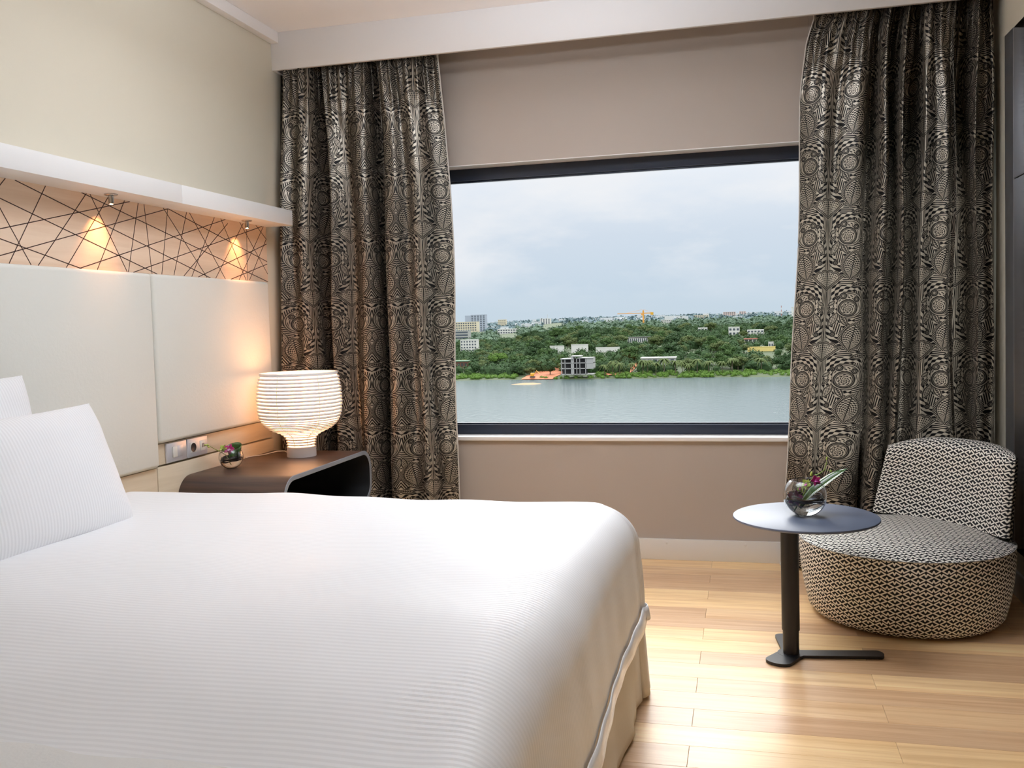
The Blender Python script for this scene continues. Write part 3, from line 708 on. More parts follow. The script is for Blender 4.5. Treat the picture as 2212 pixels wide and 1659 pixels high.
# seat top: low crown with a welt at its rim
V = []; UV = []; F = []
nr, na = 22, 96
for i in range(nr + 1):
    q = i / nr; r = .3955 * q
    z = .305 + .042 * (1 - q ** 3.2) ** .8 if q < 1 else .305
    for j in range(na):
        a = 2 * PI * j / na; x, y_ = r * math.cos(a), r * math.sin(a); V.append((CX + x, CY + y_, z)); UV.append((x, y_))
for i in range(nr):
    for j in range(na): F.append((i * na + j, (i + 1) * na + j, (i + 1) * na + (j + 1) % na, i * na + (j + 1) % na))
rel(ac, mesh_obj('seat_cushion', V, F, M_key, None, True, UV))
rel(ac, tube('welt', [(CX + .397 * math.cos(2 * PI * i / 96), CY + .397 * math.sin(2 * PI * i / 96), .305) for i in range(96)], .0014, M_welt, None, 8, closed=True))
# backrest: thick curved slab across the rear right of the seat
def backrest():
    th0 = math.radians(42)                                  # direction of its middle from the seat centre
    d = Vector((math.cos(th0), math.sin(th0))); e = Vector((-d.y, d.x)); W = .315
    nu, V, UV = 48, [], []
    def inner(s): return .165 + .075 * (1 - (s / W) ** 2)
    def outer(s): return max(inner(s) + .05, math.sqrt(max(.001, .392 ** 2 - s * s)) - .01)
    prof = []                                               # (t 0 inner..1 outer, z)
    for z in (.335, .38, .42, .46, .50, .54, .57, .60, .63): prof.append((0., z))
    for q in range(1, 8):
        a = q / 8 * PI; prof.append(((1 - math.cos(a)) / 2, .63 + .040 * math.sin(a)))
    for z in (.63, .55, .45, .36, .30): prof.append((1., z))
    cum = [0.]
    for i in range(1, len(prof)):
        cum.append(cum[-1] + (abs(prof[i][1] - prof[i - 1][1]) if prof[i][0] == prof[i - 1][0] else math.hypot((prof[i][0] - prof[i - 1][0]) * .13, prof[i][1] - prof[i - 1][1])))
    for i in range(nu + 1):
        u = -1 + 2 * i / nu; s = W * math.sin(u * PI / 2) if False else W * u
        endf = math.sqrt(max(0., 1 - max(0, (abs(u) - .90) / .10) ** 2))
        for j, (t_, z) in enumerate(prof):
            a_, b_ = inner(s), outer(s); mid = (a_ + b_) / 2
            r = mid + (a_ + (b_ - a_) * t_ - mid) * endf
            lean = (z - .335) * .10
            sc = 1 - (.52 if u > 0 else -.05) * (z - .335)
            topd = -(.045 if u > 0 else .030) * (abs(u) ** 3.) * sstep((z - .36) / .28)
            p = Vector((CX, CY)) + d * (r + lean) + e * s * sc
            V.append((p.x, p.y, z + topd)); UV.append((s, z if t_ == 0 else prof[8][1] + cum[j] - cum[8]))
    k = len(prof); F = grid_faces(nu + 1, k)
    return rel(ac, mesh_obj('backrest', V, F, M_key, None, True, UV))
backrest()
# ---------------------------------------------------------------- glass bowls with orchids
gmat = bpy.data.materials.new('clear glass'); gmat.use_nodes = True; b = gmat.node_tree.nodes['Principled BSDF']
b.inputs['Transmission Weight'].default_value = 1; b.inputs['Roughness'].default_value = .0; b.inputs['IOR'].default_value = 1.45; b.inputs['Base Color'].default_value = (.97, .98, .98, 1)
wmat = bpy.data.materials.new('vase water'); wmat.use_nodes = True; b = wmat.node_tree.nodes['Principled BSDF']
b.inputs['Transmission Weight'].default_value = 1; b.inputs['Roughness'].default_value = .0; b.inputs['IOR'].default_value = 1.2; b.inputs['Base Color'].default_value = (.96, .97, .96, 1)
M_vine = mat('dark twig', lin(52, 36, 34), .5, noise_s=60, noise_a=.3); M_stem = mat('green stem', lin(140, 170, 70), .5, noise_s=60, noise_a=.15)
M_petal = mat('magenta petal', lin(222, 96, 190), .5, noise_s=40, noise_a=.3, sheen=.2); M_pale = mat('pale pink petal', lin(240, 190, 226), .5, noise_s=60, noise_a=.15, sheen=.2); M_deep = mat('deep purple petal', lin(176, 30, 110), .5, noise_s=60, noise_a=.2)
M_bud = mat('green petal', lin(168, 186, 84), .5, noise_s=60, noise_a=.15); M_leafg = mat('glossy leaf', lin(58, 96, 44), .12, noise_s=30, noise_a=.2, coat=.6)
def bowl(label, x, y_, z, R):
    t = thing('glass_bowl', label, 'vase', (x, y_, z), 'round glass bowls holding orchids'); w = .0022
    zc = R * .93; a0, a1 = math.radians(-68), math.radians(48)
    outer = [(R * math.cos(a0 + (a1 - a0) * i / 22), zc + R * math.sin(a0 + (a1 - a0) * i / 22)) for i in range(23)]
    inner = [((R - w) * math.cos(a0 + (a1 - a0) * i / 22), zc + (R - w) * math.sin(a0 + (a1 - a0) * i / 22) + (.001 if i == 0 else 0)) for i in range(23)]
    prof = [(0, .0005)] + [(outer[0][0] * .9, .0005)] + outer + inner[::-1] + [(0, inner[0][1])]
    rel(t, lathe('bowl', prof, gmat, None, 64, (x, y_, z)))
    ws = [((R - w - .0006) * math.cos(a), zc + (R - w - .0006) * math.sin(a)) for a in [math.radians(-66 + (66 - 14) * i / 14) for i in range(15)]]
    rel(t, lathe('water', [(0, ws[0][1])] + ws + [(0, ws[-1][1])], wmat, None, 48, (x, y_, z)))
    return t
def vine(label, x, y_, z, R, seed):
    rnd = random.Random(seed); t = thing('twig_coil', label, 'twigs', (x, y_, z + R * .7))
    for k in range(9):
        ph, tl_, r0, zz = rnd.uniform(0, 6.28), rnd.uniform(-.16, .16), R * rnd.uniform(.70, .86), z + R * rnd.uniform(.62, 1.0)
        pts = []
        for i in range(30):
            a = ph + 2 * PI * i / 30 * .97; q = 1 + .05 * math.sin(a * 3 + k); z_ = zz + R * tl_ * math.sin(a + k) + R * .03 * math.sin(a * 5)
            rmax = math.sqrt(max(.0001, R * R - (z_ - z - R * .93) ** 2)) - .006
            rr_ = min(r0 * q, rmax); pts.append((x + rr_ * math.cos(a), y_ + rr_ * math.sin(a), z_))
        rel(t, tube('twig', pts, .0016 + .0008 * rnd.random(), M_vine, None, 6))
def petal(t, name, m, c, direc, L, w, cup=.25, nrm=None):
    d = Vector(direc).normalized(); n = Vector(nrm or (0, -1, .3)); n = (n - d * n.dot(d)).normalized(); s = d.cross(n); V = []; c = Vector(c)
    for i in range(9):
        u = i / 8; ww = w * math.sin(PI * (u ** .75)) * (1 if u < 1 else 0)
        for j in range(5):
            v = -1 + j / 2; V.append(tuple(c + d * (L * u) + s * (ww * v) + n * (cup * L * (u * u * .6 + .5 * v * v * ww / w * .5 if w else 0))))
    o = mesh_obj(name, V, grid_faces(9, 5), m, None, True); o.modifiers.new('s', 'SOLIDIFY').thickness = .0006
    return rel(t, o)
def bloom(t, c, R, facing, m_out, m_in, spin=0.):
    f = Vector(facing).normalized(); a = f.cross(Vector((0, 0, 1))).normalized(); b_ = a.cross(f)
    for k in range(5):
        w = 2 * PI * k / 5 + PI / 2 + spin; d = a * math.cos(w) + b_ * math.sin(w) + f * .25
        petal(t, 'petal', m_out, c, d, R, R * (.30 if k in (0, 2, 3) else .42), .12, f)
    petal(t, 'lip', m_in, Vector(c) + f * .002, -b_ * .8 + f * .7, R * .6, R * .24, .3, f); petal(t, 'lip', m_in, Vector(c) + f * .002, b_ * .2 + f * .8, R * .35, R * .16, .3, b_)
# on the side table
bx, by_, bz, bR = .2, 3.335, .5005, .0735
bowl('larger round glass bowl of water and orchids on the black side table', bx, by_, bz, bR); vine('dark twigs coiled inside the glass bowl on the side table', bx, by_, bz, bR, 3)
t = thing('orchid_bloom', 'pink and purple orchid bloom floating inside the side table bowl', 'flower', (bx - .03, by_ - .03, bz + .06))
bloom(t, (bx - .034, by_ - .034, bz + .066), .030, (-.1, -1, .35), M_petal, M_pale, .2); petal(t, 'petal', M_pale, (bx - .034, by_ - .036, bz + .062), (-.2, -.3, -1), .022, .012)
t = thing('orchid_spray', 'orchid spray with green buds rising from the side table bowl', 'flower', (bx, by_, bz + .08))
sp_ = [(bx - .03, by_ + .01, bz + .02), (bx - .005, by_ + .0, bz + .07), (bx + .014, by_ - .005, bz + .115), (bx + .034, by_, bz + .14), (bx + .050, by_, bz + .146), (bx + .066, by_, bz + .160), (bx + .074, by_, bz + .185), (bx + .074, by_, bz + .197)]
rel(t, tube('stem', sp_, [.0022, .0022, .002, .0018, .0015, .0015, .0014, .001], M_stem, None, 8))
def bud(t, c, r, d, m=M_bud):
    bm = bmesh.new(); q = bmesh.ops.create_uvsphere(bm, u_segments=12, v_segments=8, radius=1)
    for v in q['verts']: v.co = Vector((v.co.x * r * (1 - .3 * v.co.z), v.co.y * r * (1 - .3 * v.co.z), v.co.z * r * 1.9))
    o = bm_obj('bud', bm, m, None, True); o.location = c; o.rotation_euler = Vector(d).to_track_quat('Z', 'Y').to_euler(); rel(t, o)
bud(t, (bx + .074, by_, bz + .200), .0034, (.1, 0, 1)); bud(t, (bx + .088, by_, bz + .155), .0028, (.3, 0, -1)); bud(t, (bx + .048, by_, bz + .132), .003, (0, 0, -1))
rel(t, tube('stem', [(bx + .066, by_, bz + .160), (bx + .08, by_, bz + .158), (bx + .088, by_, bz + .15)], .001, M_stem, None, 6))
bloom(t, (bx + .005, by_ - .022, bz + .112), .021, (-.5, -.8, .3), M_bud, M_petal, .5); bloom(t, (bx + .034, by_ - .02, bz + .125), .021, (.3, -.9, .2), M_deep, M_petal, 1.); bloom(t, (bx - .014, by_ - .02, bz + .10), .020, (-.6, -.8, -.1), M_bud, M_deep, .1)
bud(t, (bx + .022, by_ - .01, bz + .147), .0046, (.2, 0, 1))
t = thing('long_leaf', 'long glossy leaf leaning out of the side table bowl to the right', 'leaf', (bx, by_, bz + .05))
def longleaf(t, pts, w, m, nrm):
    P = [Vector(p) for p in pts]; V = []; k = len(P)
    for i, p in enumerate(P):
        d = (P[min(i + 1, k - 1)] - P[max(i - 1, 0)]).normalized(); n = Vector(nrm); n = (n - d * n.dot(d)).normalized(); s = d.cross(n); u = i / (k - 1); ww = w * math.sin(PI * min(1, u * .96 + .04)) ** .7
        for j in range(7):
            v = -1 + j / 3; V.append(tuple(p + s * ww * v + n * (abs(v) ** 1.5 * ww * .35)))
    o = mesh_obj('leaf_blade', V, grid_faces(k, 7), m, None, True); o.modifiers.new('s', 'SOLIDIFY').thickness = .0008; rel(t, o)
longleaf(t, [(bx - .012, by_ - .005, bz + .03), (bx + .005, by_ - .005, bz + .055), (bx + .03, by_ - .006, bz + .082), (bx + .06, by_ - .004, bz + .105), (bx + .09, by_, bz + .128), (bx + .118, by_, bz + .148), (bx + .144, by_, bz + .166)], .026, M_leafg, (-.45, -.35, .8))
# on the bedside table
cx_, cy_, cz_, cR = -2.185, 3.585, .6005, .0525
bowl('smaller round glass bowl with orchids on the bedside table', cx_, cy_, cz_, cR); vine('dark twigs coiled inside the glass bowl on the bedside table', cx_, cy_, cz_, cR, 8)
t = thing('orchid_bloom', 'dark purple orchid bloom in the small bedside bowl', 'flower', (cx_, cy_, cz_ + .07))
bloom(t, (cx_ + .004, cy_ - .015, cz_ + .083), .027, (.2, -.9, .45), M_deep, M_pale, .3)
t = thing('orchid_spray', 'green orchid sprig leaning left out of the small bedside bowl', 'flower', (cx_ - .02, cy_, cz_ + .06))
rel(t, tube('stem', [(cx_ + .0, cy_, cz_ + .02), (cx_ - .02, cy_ - .01, cz_ + .06), (cx_ - .045, cy_ - .045, cz_ + .088), (cx_ - .056, cy_ - .085, cz_ + .110)], .0014, M_stem, None, 7))
bloom(t, (cx_ - .022, cy_ - .02, cz_ + .088), .020, (.1, -.9, .5), M_bud, M_bud, .4)
for c in ((cx_ - .058, cy_ - .086, cz_ + .113), (cx_ - .050, cy_ - .092, cz_ + .106), (cx_ - .060, cy_ - .10, cz_ + .114)): bud(t, c, .0036, (-.4, -.6, .2))
t = thing('rolled_leaf', 'rolled dark green leaf standing in the small bedside bowl', 'leaf', (cx_, cy_, cz_ + .05))
V = []
for i in range(13):
    a = math.radians(-30 + 200 * i / 12)
    for j in range(8):
        h = j / 7; r = .026 + .010 * h; V.append((cx_ + .014 + r * math.cos(a), cy_ + r * math.sin(a), cz_ + .035 + h * (.060 + .014 * math.sin(a))))
o = mesh_obj('leaf_blade', V, grid_faces(13, 8), M_leafg, None, True); o.modifiers.new('s', 'SOLIDIFY').thickness = .0008; rel(t, o)
# ---------------------------------------------------------------- outside: lake, far bank, hillside, town (metres; the room is about 31 m above the lake)
def sstep(t): t = max(0., min(1., t)); return t * t * (3 - 2 * t)
RT = [(470, -32.), (484, -30.2), (492, -29.4), (520, -28.3), (560, -25.5), (640, -20.8), (760, -18.6), (850, -16.4), (950, -14), (1300, -9.5), (1500, -6), (1900, -1.5), (3000, -1.5), (9000, -1)]
LT = [(470, -32.), (490, -30.2), (498, -29.4), (560, -28), (900, -27.2), (1200, -20), (1400, -19), (1700, -14), (1900, -16), (2200, -9), (3000, -5), (9000, -2)]
def tl(T, d):
    if d <= T[0][0]: return T[0][1]
    for (a, b), (c, e) in zip(T, T[1:]):
        if d <= c: return b + (e - b) * (d - a) / (c - a)
    return T[-1][1]
def ground(x, d):
    a = x / d; t = sstep((a + .29) / .10)
    return tl(LT, d + (6 if a < -.2 else 0)) * (1 - t) + tl(RT, d) * t
M_water = bpy.data.materials.new('lake water'); M_water.use_nodes = True; t = M_water.node_tree; t.nodes.remove(t.nodes['Principled BSDF'])
tcn = t.nodes.new('ShaderNodeTexCoord'); mpn = t.nodes.new('ShaderNodeMapping'); mpn.inputs['Scale'].default_value = (.5, .22, 1)
nn = t.nodes.new('ShaderNodeTexNoise'); nn.inputs['Scale'].default_value = 1.; nn.inputs['Detail'].default_value = 5; bp = t.nodes.new('ShaderNodeBump'); bp.inputs['Strength'].default_value = .25; bp.inputs['Distance'].default_value = .4
t.links.new(tcn.outputs['Object'], mpn.inputs[0]); t.links.new(mpn.outputs[0], nn.inputs[0]); t.links.new(nn.outputs[0], bp.inputs['Height'])
df = t.nodes.new('ShaderNodeBsdfDiffuse'); df.inputs[0].default_value = lin(98, 111, 112); gs = t.nodes.new('ShaderNodeBsdfGlossy'); gs.inputs[0].default_value = (.62, .635, .635, 1); gs.inputs['Roughness'].default_value = .14
t.links.new(bp.outputs[0], gs.inputs['Normal']); ms = t.nodes.new('ShaderNodeMixShader'); ms.inputs[0].default_value = .42
t.links.new(df.outputs[0], ms.inputs[1]); t.links.new(gs.outputs[0], ms.inputs[2]); t.links.new(ms.outputs[0], t.nodes['Material Output'].inputs[0])
tag(mesh_obj('lake', [(-900, 12, -30), (900, 12, -30), (900, 560, -30), (-900, 560, -30)], [(0, 1, 2, 3)], M_water), 'wide grey lake between the window and the wooded bank', 'lake')
M_ground = mat('hillside grass and earth', lin(70, 84, 50), .9, noise_s=.05, noise_a=.35)
ds = [470, 480, 488, 496, 505, 520, 540, 560, 590, 620, 660, 700, 760, 820, 900, 1000, 1150, 1300, 1500, 1700, 1900, 2200, 2600, 3200, 4200, 6000, 9000]
V = []
for d in ds:
    for i in range(61):
        a = -.62 + 1.1 * i / 60; x = a * d; V.append((x, d, ground(x, d) + (.5 * noise.noise(Vector((x * .05, d * .05, 0))) if d < 600 else 0)))
struct(mesh_obj('ground', V, grid_faces(len(ds), 61), M_ground, None, True))
# tree crowns
def leafmat(name, c, c2):
    m = mat(name, c, .85, spec=.2, noise_s=.55, noise_a=.3, bump=1., bump_s=2.2); return m
M_leaf = [leafmat('dark green foliage', lin(64, 88, 54), 0), leafmat('mid green foliage', lin(80, 106, 60), 0), leafmat('olive foliage', lin(100, 114, 70), 0), leafmat('fresh green foliage', lin(96, 128, 54), 0)]
M_far = mat('haze-tinted foliage', lin(118, 136, 140), .9, spec=.1, noise_s=.02, noise_a=.2); M_mid = mat('haze-paled green foliage', lin(98, 118, 98), .9, spec=.1, noise_s=.05, noise_a=.3)  # aerial haze is mixed into both foliage colours, paler with distance
M_bark = mat('bark', lin(110, 98, 82), .9, noise_s=2, noise_a=.2)
def leafy(V, F, rnd, c, sx, sz, n, size):
    """a tuft: a rough core with n small leaf sprays over its surface"""
    base = [(0, 0, 1), (.89, 0, .45), (.28, .85, .45), (-.72, .53, .45), (-.72, -.53, .45), (.28, -.85, .45), (.72, .53, -.45), (-.28, .85, -.45), (-.89, 0, -.45), (-.28, -.85, -.45), (.72, -.53, -.45), (0, 0, -1)]
    tri = [(0, 1, 2), (0, 2, 3), (0, 3, 4), (0, 4, 5), (0, 5, 1), (1, 6, 2), (2, 7, 3), (3, 8, 4), (4, 9, 5), (5, 10, 1), (6, 7, 2), (7, 8, 3), (8, 9, 4), (9, 10, 5), (10, 6, 1), (11, 7, 6), (11, 8, 7), (11, 9, 8), (11, 10, 9), (11, 6, 10)]
    b0 = len(V)
    for p in base:
        q = .74 + rnd.uniform(-.1, .06); V.append((c[0] + p[0] * sx * q, c[1] + p[1] * sx * q, c[2] + p[2] * sz * q))
    F += [tuple(b0 + j for j in f) for f in tri]
    for i in range(n):
        zz = rnd.uniform(-.45, 1); a = rnd.uniform(0, 2 * PI); h = math.sqrt(max(0, 1 - zz * zz)); q = rnd.uniform(.74, 1.08)
        p = Vector((h * math.cos(a), h * math.sin(a), zz)); ctr = Vector((c[0] + p.x * sx * q, c[1] + p.y * sx * q, c[2] + p.z * sz * q))
        nn_ = (p + Vector((rnd.uniform(-.9, .9), rnd.uniform(-.9, .9), rnd.uniform(-.5, .9)))).normalized(); u = nn_.orthogonal().normalized(); v = nn_.cross(u)
        an = rnd.uniform(0, PI); u2 = u * math.cos(an) + v * math.sin(an); v2 = nn_.cross(u2); s1 = size * rnd.uniform(.6, 1.3); s2 = s1 * rnd.uniform(.5, .9); b0 = len(V)
        for q_ in (u2 * s1, v2 * s2, -u2 * s1, -v2 * s2): V.append(tuple(ctr + q_))
        F.append((b0, b0 + 1, b0 + 2, b0 + 3))
def crown_mesh(seed, m, flat=.62):
    rnd = random.Random(seed); V = []; F = []
    for k in range(16):
        a = rnd.uniform(0, 2 * PI); r = rnd.uniform(0, .36); h = rnd.uniform(.36, .82); s_ = rnd.uniform(.13, .24)
        leafy(V, F, rnd, (math.cos(a) * r, math.sin(a) * r, h * (1 - r * .4)), s_, s_ * .8, 150, .036)
    nf = len(F); b0 = len(V)
    for i in range(3):
        for q in range(6): V.append(((.03 - .006 * i) * math.cos(q * PI / 3), (.03 - .006 * i) * math.sin(q * PI / 3), i * .25))
    for i in range(2):
        for q in range(6): F.append((b0 + i * 6 + q, b0 + i * 6 + (q + 1) % 6, b0 + (i + 1) * 6 + (q + 1) % 6, b0 + (i + 1) * 6 + q))
    me = bpy.data.meshes.new('tree'); me.from_pydata(V, [], F); me.materials.append(m); me.materials.append(M_bark)
    for p in me.polygons:
        if p.index >= nf: p.material_index = 1
    return me
CR_ = [crown_mesh(s, M_leaf[s % 3]) for s in range(9)] + [crown_mesh(20, M_leaf[3])]
def palm_mesh(seed):
    rnd = random.Random(seed); V = []; F = []
    for k in range(15):
        a = 2 * PI * k / 15 + rnd.uniform(-.2, .2); up = rnd.uniform(.0, .30); L = rnd.uniform(.30, .40)
        for i in range(7):
            t = i / 6; r = L * t; z = .78 + up * t - .42 * t * t; w = .045 * math.sin(PI * min(1, t * .9 + .1)) + .004
            ca, sa = math.cos(a), math.sin(a)
            for sg, dz in ((-1, -.03), (0, .0), (1, -.03)): V.append((r * ca - sa * w * sg, r * sa + ca * w * sg, z + dz))
        b0 = len(V) - 21
        for i in range(6):
            for q in (0, 1): F.append((b0 + i * 3 + q, b0 + i * 3 + q + 1, b0 + i * 3 + q + 4, b0 + i * 3 + q + 3))
    b0 = len(V)
    for i in range(5):
        for q in range(6): V.append((.018 * math.cos(q * PI / 3) + .03 * (i / 4) ** 2, .018 * math.sin(q * PI / 3), .79 * i / 4))
    nf = len(F)
    for i in range(4):
        for q in range(6): F.append((b0 + i * 6 + q, b0 + i * 6 + (q + 1) % 6, b0 + (i + 1) * 6 + (q + 1) % 6, b0 + (i + 1) * 6 + q))
    me = bpy.data.meshes.new('palm_tree'); me.from_pydata(V, [], F); me.materials.append(M_leaf[2]); me.materials.append(M_bark)
    for p in me.polygons:
        if p.index >= nf: p.material_index = 1
    return me
PM = [palm_mesh(s) for s in range(3)]
# windows onto buildings that must stay clear: (angle lo, angle hi, distance, lowest sight z/d)
CLEAR = []
def setclear(x, d, w, z): CLEAR.append(((x - w / 2) / d, (x + w / 2) / d, d, (z - 1.2) / d))
# buildings -----------------------------------------------------------------
M_bw = mat('white render', lin(228, 226, 222), .8, noise_s=.3, noise_a=.05); M_cream = mat('cream render', lin(226, 214, 188), .8, noise_s=.3, noise_a=.05); M_bgrey = mat('grey concrete', lin(180, 180, 177), .85, noise_s=.3, noise_a=.08)
M_hazeb = mat('haze-tinted facade', lin(178, 186, 200), .7, noise_s=.3, noise_a=.04); M_pink = mat('pinkish render', lin(226, 202, 194), .8, noise_s=.3, noise_a=.04)  # M_hazeb: distance haze put into the facade colour
M_glass = mat('dark window glass', lin(84, 92, 104), .3, noise_s=.5, noise_a=.1); M_void = mat('unglazed opening', lin(66, 66, 68), .8, noise_s=.5, noise_a=.1)
M_red = mat('red roof tiles', lin(178, 104, 88), .8, noise_s=.6, noise_a=.15); M_green = mat('green sheet roof', lin(120, 164, 132), .6, noise_s=.5, noise_a=.05); M_yel = mat('yellow wall', lin(240, 216, 136), .8, noise_s=.3, noise_a=.05)
def building(label, x, d, z, w, h, m, rows, cols, dep=None, roof=None, wm=None, cat='building', name='building', win_h=.5, win_w=.6, band=False, clear=True, floors_slab=None):
    dep = dep or w * .5
    zb = min(z, ground(x, d)) - 2
    t = thing(name, label, cat, (x, d + dep / 2, zb))
    rel(t, box('facade', x - w / 2, x + w / 2, d, d + dep, zb, z + h, m, bev=0))
    if roof:
        o = rel(t, box('roof', x - w / 2 - .5, x + w / 2 + .5, d - .5, d + dep + .5, z + h, z + h + max(.5, h * .06), roof))
    else: rel(t, box('parapet', x - w / 2 - .15, x + w / 2 + .15, d - .15, d + dep, z + h, z + h + h * .03 + .2, m))
    wm = wm or M_glass
    if rows:
        fh = h / rows; cw = w / cols
        for r in range(rows):
            for c in range(1 if band else cols):
                zc = z + fh * (r + .5)
                if band: a_, b_ = x - w / 2 * .92, x + w / 2 * .92
                else:
                    xc = x - w / 2 + cw * (c + .5); a_, b_ = xc - cw * win_w / 2, xc + cw * win_w / 2
                rel(t, box('window', a_, b_, d - .12, d + .2, zc - fh * win_h / 2, zc + fh * win_h / 2, wm))
    if clear: setclear(x, d, w, z)
    return t
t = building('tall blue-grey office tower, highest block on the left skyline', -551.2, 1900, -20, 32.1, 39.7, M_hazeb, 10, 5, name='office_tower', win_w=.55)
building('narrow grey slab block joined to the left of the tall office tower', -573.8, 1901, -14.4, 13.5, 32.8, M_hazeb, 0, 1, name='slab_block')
building('cream apartment blocks in front of the office tower at the left window edge', -525.5 + 8, 1700, -12.5, 42, 17.5, M_cream, 4, 9, name='apartment_block')
building('white five-storey block with square windows at the left above the trees', -272, 900, -27, 17.3, 11.8, M_bw, 4, 6, name='apartment_block', win_w=.5)
building('grey terraced office building with glass bands at the far left', -374.3, 1200, -19.1, 23.8, 11.2, M_bgrey, 3, 1, band=True, name='office_building')
building('small cream block standing right of the office tower', -577, 2200, -6.6, 20.1, 16, M_cream, 4, 4, name='apartment_block', win_w=.4)
building('long white low-rise building in the middle distance on the left', -358.3, 1400, -19.2, 33, 10.9, M_bw, 3, 8, name='office_building')
t = building('slim white tower block standing alone near the middle of the skyline', -404.2, 1900, -13.9, 21.9, 21.5, M_bw, 7, 4, name='tower_block', win_w=.4, win_h=.8)
rel(t, box('roof_mast', -400.4, -399.8, 1905, 1905.6, 7, 17, M_bgrey))
building('long cream block right of the slim white tower', -394.5 + 0, 2000, -11.4, 28.1, 8.5, M_cream, 3, 8, name='apartment_block')
building('long cream block low on the right skyline', -82.3, 1900, -.8, 29.4, 6.5, M_cream, 2, 7, name='apartment_block')
building('white and pink block on the right skyline', -26.2, 1900, 1.3, 24.4, 9, M_pink, 4, 6, name='apartment_block')
building('small pinkish block rightmost of the pale blocks on the skyline', -.5, 1900, 3.3, 12.6, 7.4, M_pink, 3, 3, name='apartment_block')
building('small white flat-roofed building among dark trees right of the crane', -118.9, 1500, -7.8, 18.4, 6.8, M_bw, 2, 6, name='house')
building('white modern house with stepped volumes, left one of the bright pair on the right hill', -7.8, 850, -15.9, 9.7, 7.4, M_bw, 2, 3, name='house')
building('white modern house, right one of the bright pair on the right hill', 10.7, 850, -16.4, 14.4, 5.0, M_bw, 2, 5, name='house')
building('pale grey house half hidden in trees at the centre of the hill', -39.6, 950, -13.4, 9.2, 4.0, M_bw, 1, 3, name='house')
building('white colonnaded house with a dark flat roof on the central slope', -83.6, 760, -18.3, 17.8, 4.4, M_bw, 1, 11, roof=M_void, name='house', win_w=.5, win_h=.7)
building('low grey-white building behind the palms on the lake shore', -48.3, 540, -24.5, 19.5, 2.7, M_bgrey, 1, 6, roof=M_bw, name='house')
building('open pavilion with a red tiled roof on the right slope', 5.3, 700, -19.0, 8.9, 3.2, M_bw, 1, 3, roof=M_red, name='pavilion', win_w=.8, win_h=.8, wm=M_void)
building('long yellow garden wall on the right slope', 11.4, 620, -21.6, 17.5, 2.5, M_yel, 0, 1, dep=1., cat='wall', name='garden_wall')
building('small white annex above the yellow garden wall', 18, 640, -20.3, 3.3, 3.6, M_bw, 1, 2, name='house')
for lb, x, z, w, h in (('short white boundary wall section left above the concrete villa', -128.2, -19.2, 10, 3), ('white boundary wall section directly above the concrete villa', -111.9, -19.8, 11.9, 4.2), ('long white boundary wall section right above the concrete villa', -92.1, -20.9, 16.6, 3.0)):
    building(lb, x, 640, z, w, h, M_bw, 0, 1, dep=1.5, cat='wall', name='boundary_wall')
building('green-roofed shed at the far left beside the lake', -175, 560, -26.6, 9.3, 4.2, mat('brown boards', lin(120, 84, 70), .8, noise_s=1, noise_a=.2), 1, 4, roof=M_green, name='shed', wm=M_void)
building('slender white water tower at the right window edge', 75.2, 1500, -.1, 2.8, 13, M_bw, 0, 1, roof=M_bw, name='water_tower', cat='tower')
# unfinished concrete villa: slabs, columns, blank right wing
vx, vd, vz = -87.1, 488, -27.6
t = thing('concrete_villa', 'unfinished grey concrete villa with open floors on the orange earth by the lake', 'villa', (vx, vd + 3, vz)); setclear(vx, vd, 19, vz)
for z, a, b in ((vz, -8.9, 8.9), (vz + 3.1, -8.9, 8.9), (vz + 6.1, -8.9, 8.9)): rel(t, box('floor_slab', vx + a, vx + b, vd, vd + 8, z - .05, z + .32, M_bgrey))
rel(t, box('roof_slab', vx - 8.9, vx - 1.8, vd - .3, vd + 8, vz + 8.3, vz + 8.8, M_bgrey)); rel(t, box('roof_slab', vx + .5, vx + 8.9, vd - .3, vd + 8, vz + 8.7, vz + 9.1, M_bgrey)); rel(t, box('roof_slab', vx - 3, vx + 2.2, vd, vd + 8, vz + 9.6, vz + 10.1, M_bgrey))
for xx in (-8.6, -6.6, -3.2, -1.9, -.2, 1.5, 4.6): rel(t, box('column', vx + xx, vx + xx + .35, vd, vd + .35, vz, vz + 8.6, M_bgrey))
rel(t, box('blank_wing', vx + 5.2, vx + 8.9, vd + .1, vd + 8, vz + 3.2, vz + 8.8, M_bgrey)); rel(t, box('back_wall', vx - 8.6, vx + 5.2, vd + 3.4, vd + 3.7, vz, vz + 8.6, M_void)); rel(t, box('stair_core', vx - 3.1, vx - 1.9, vd + .2, vd + 5, vz, vz + 9.7, M_bgrey))
# red earth around it
M_earth = mat('orange earth', lin(194, 120, 84), .95, noise_s=.25, noise_a=.15)
V = [(x, d, ground(x, d) + .35) for d in (486, 490, 496, 505, 520, 545) for x in [-118 + 2.6 * i for i in range(8)]]
V = [(x + (d - 490) * -.0 + 2 * noise.noise(Vector((d * .1, x * .1, 2))), d, z) for x, d, z in V]
tag(mesh_obj('earth_bank', V, grid_faces(6, 8), M_earth, None, True), 'bare orange earth slope left of the concrete villa', 'earth', kind='stuff'); setclear(-109, 490, 15, -28.6)
V = [(x, d, ground(x, d) + .35) for d in (500, 520, 545, 575, 600) for x in [-76 + 3 * i for i in range(6)]]
tag(mesh_obj('earth_bank', V, grid_faces(5, 6), M_earth, None, True), 'bare orange earth strip right behind the concrete villa', 'earth', kind='stuff')
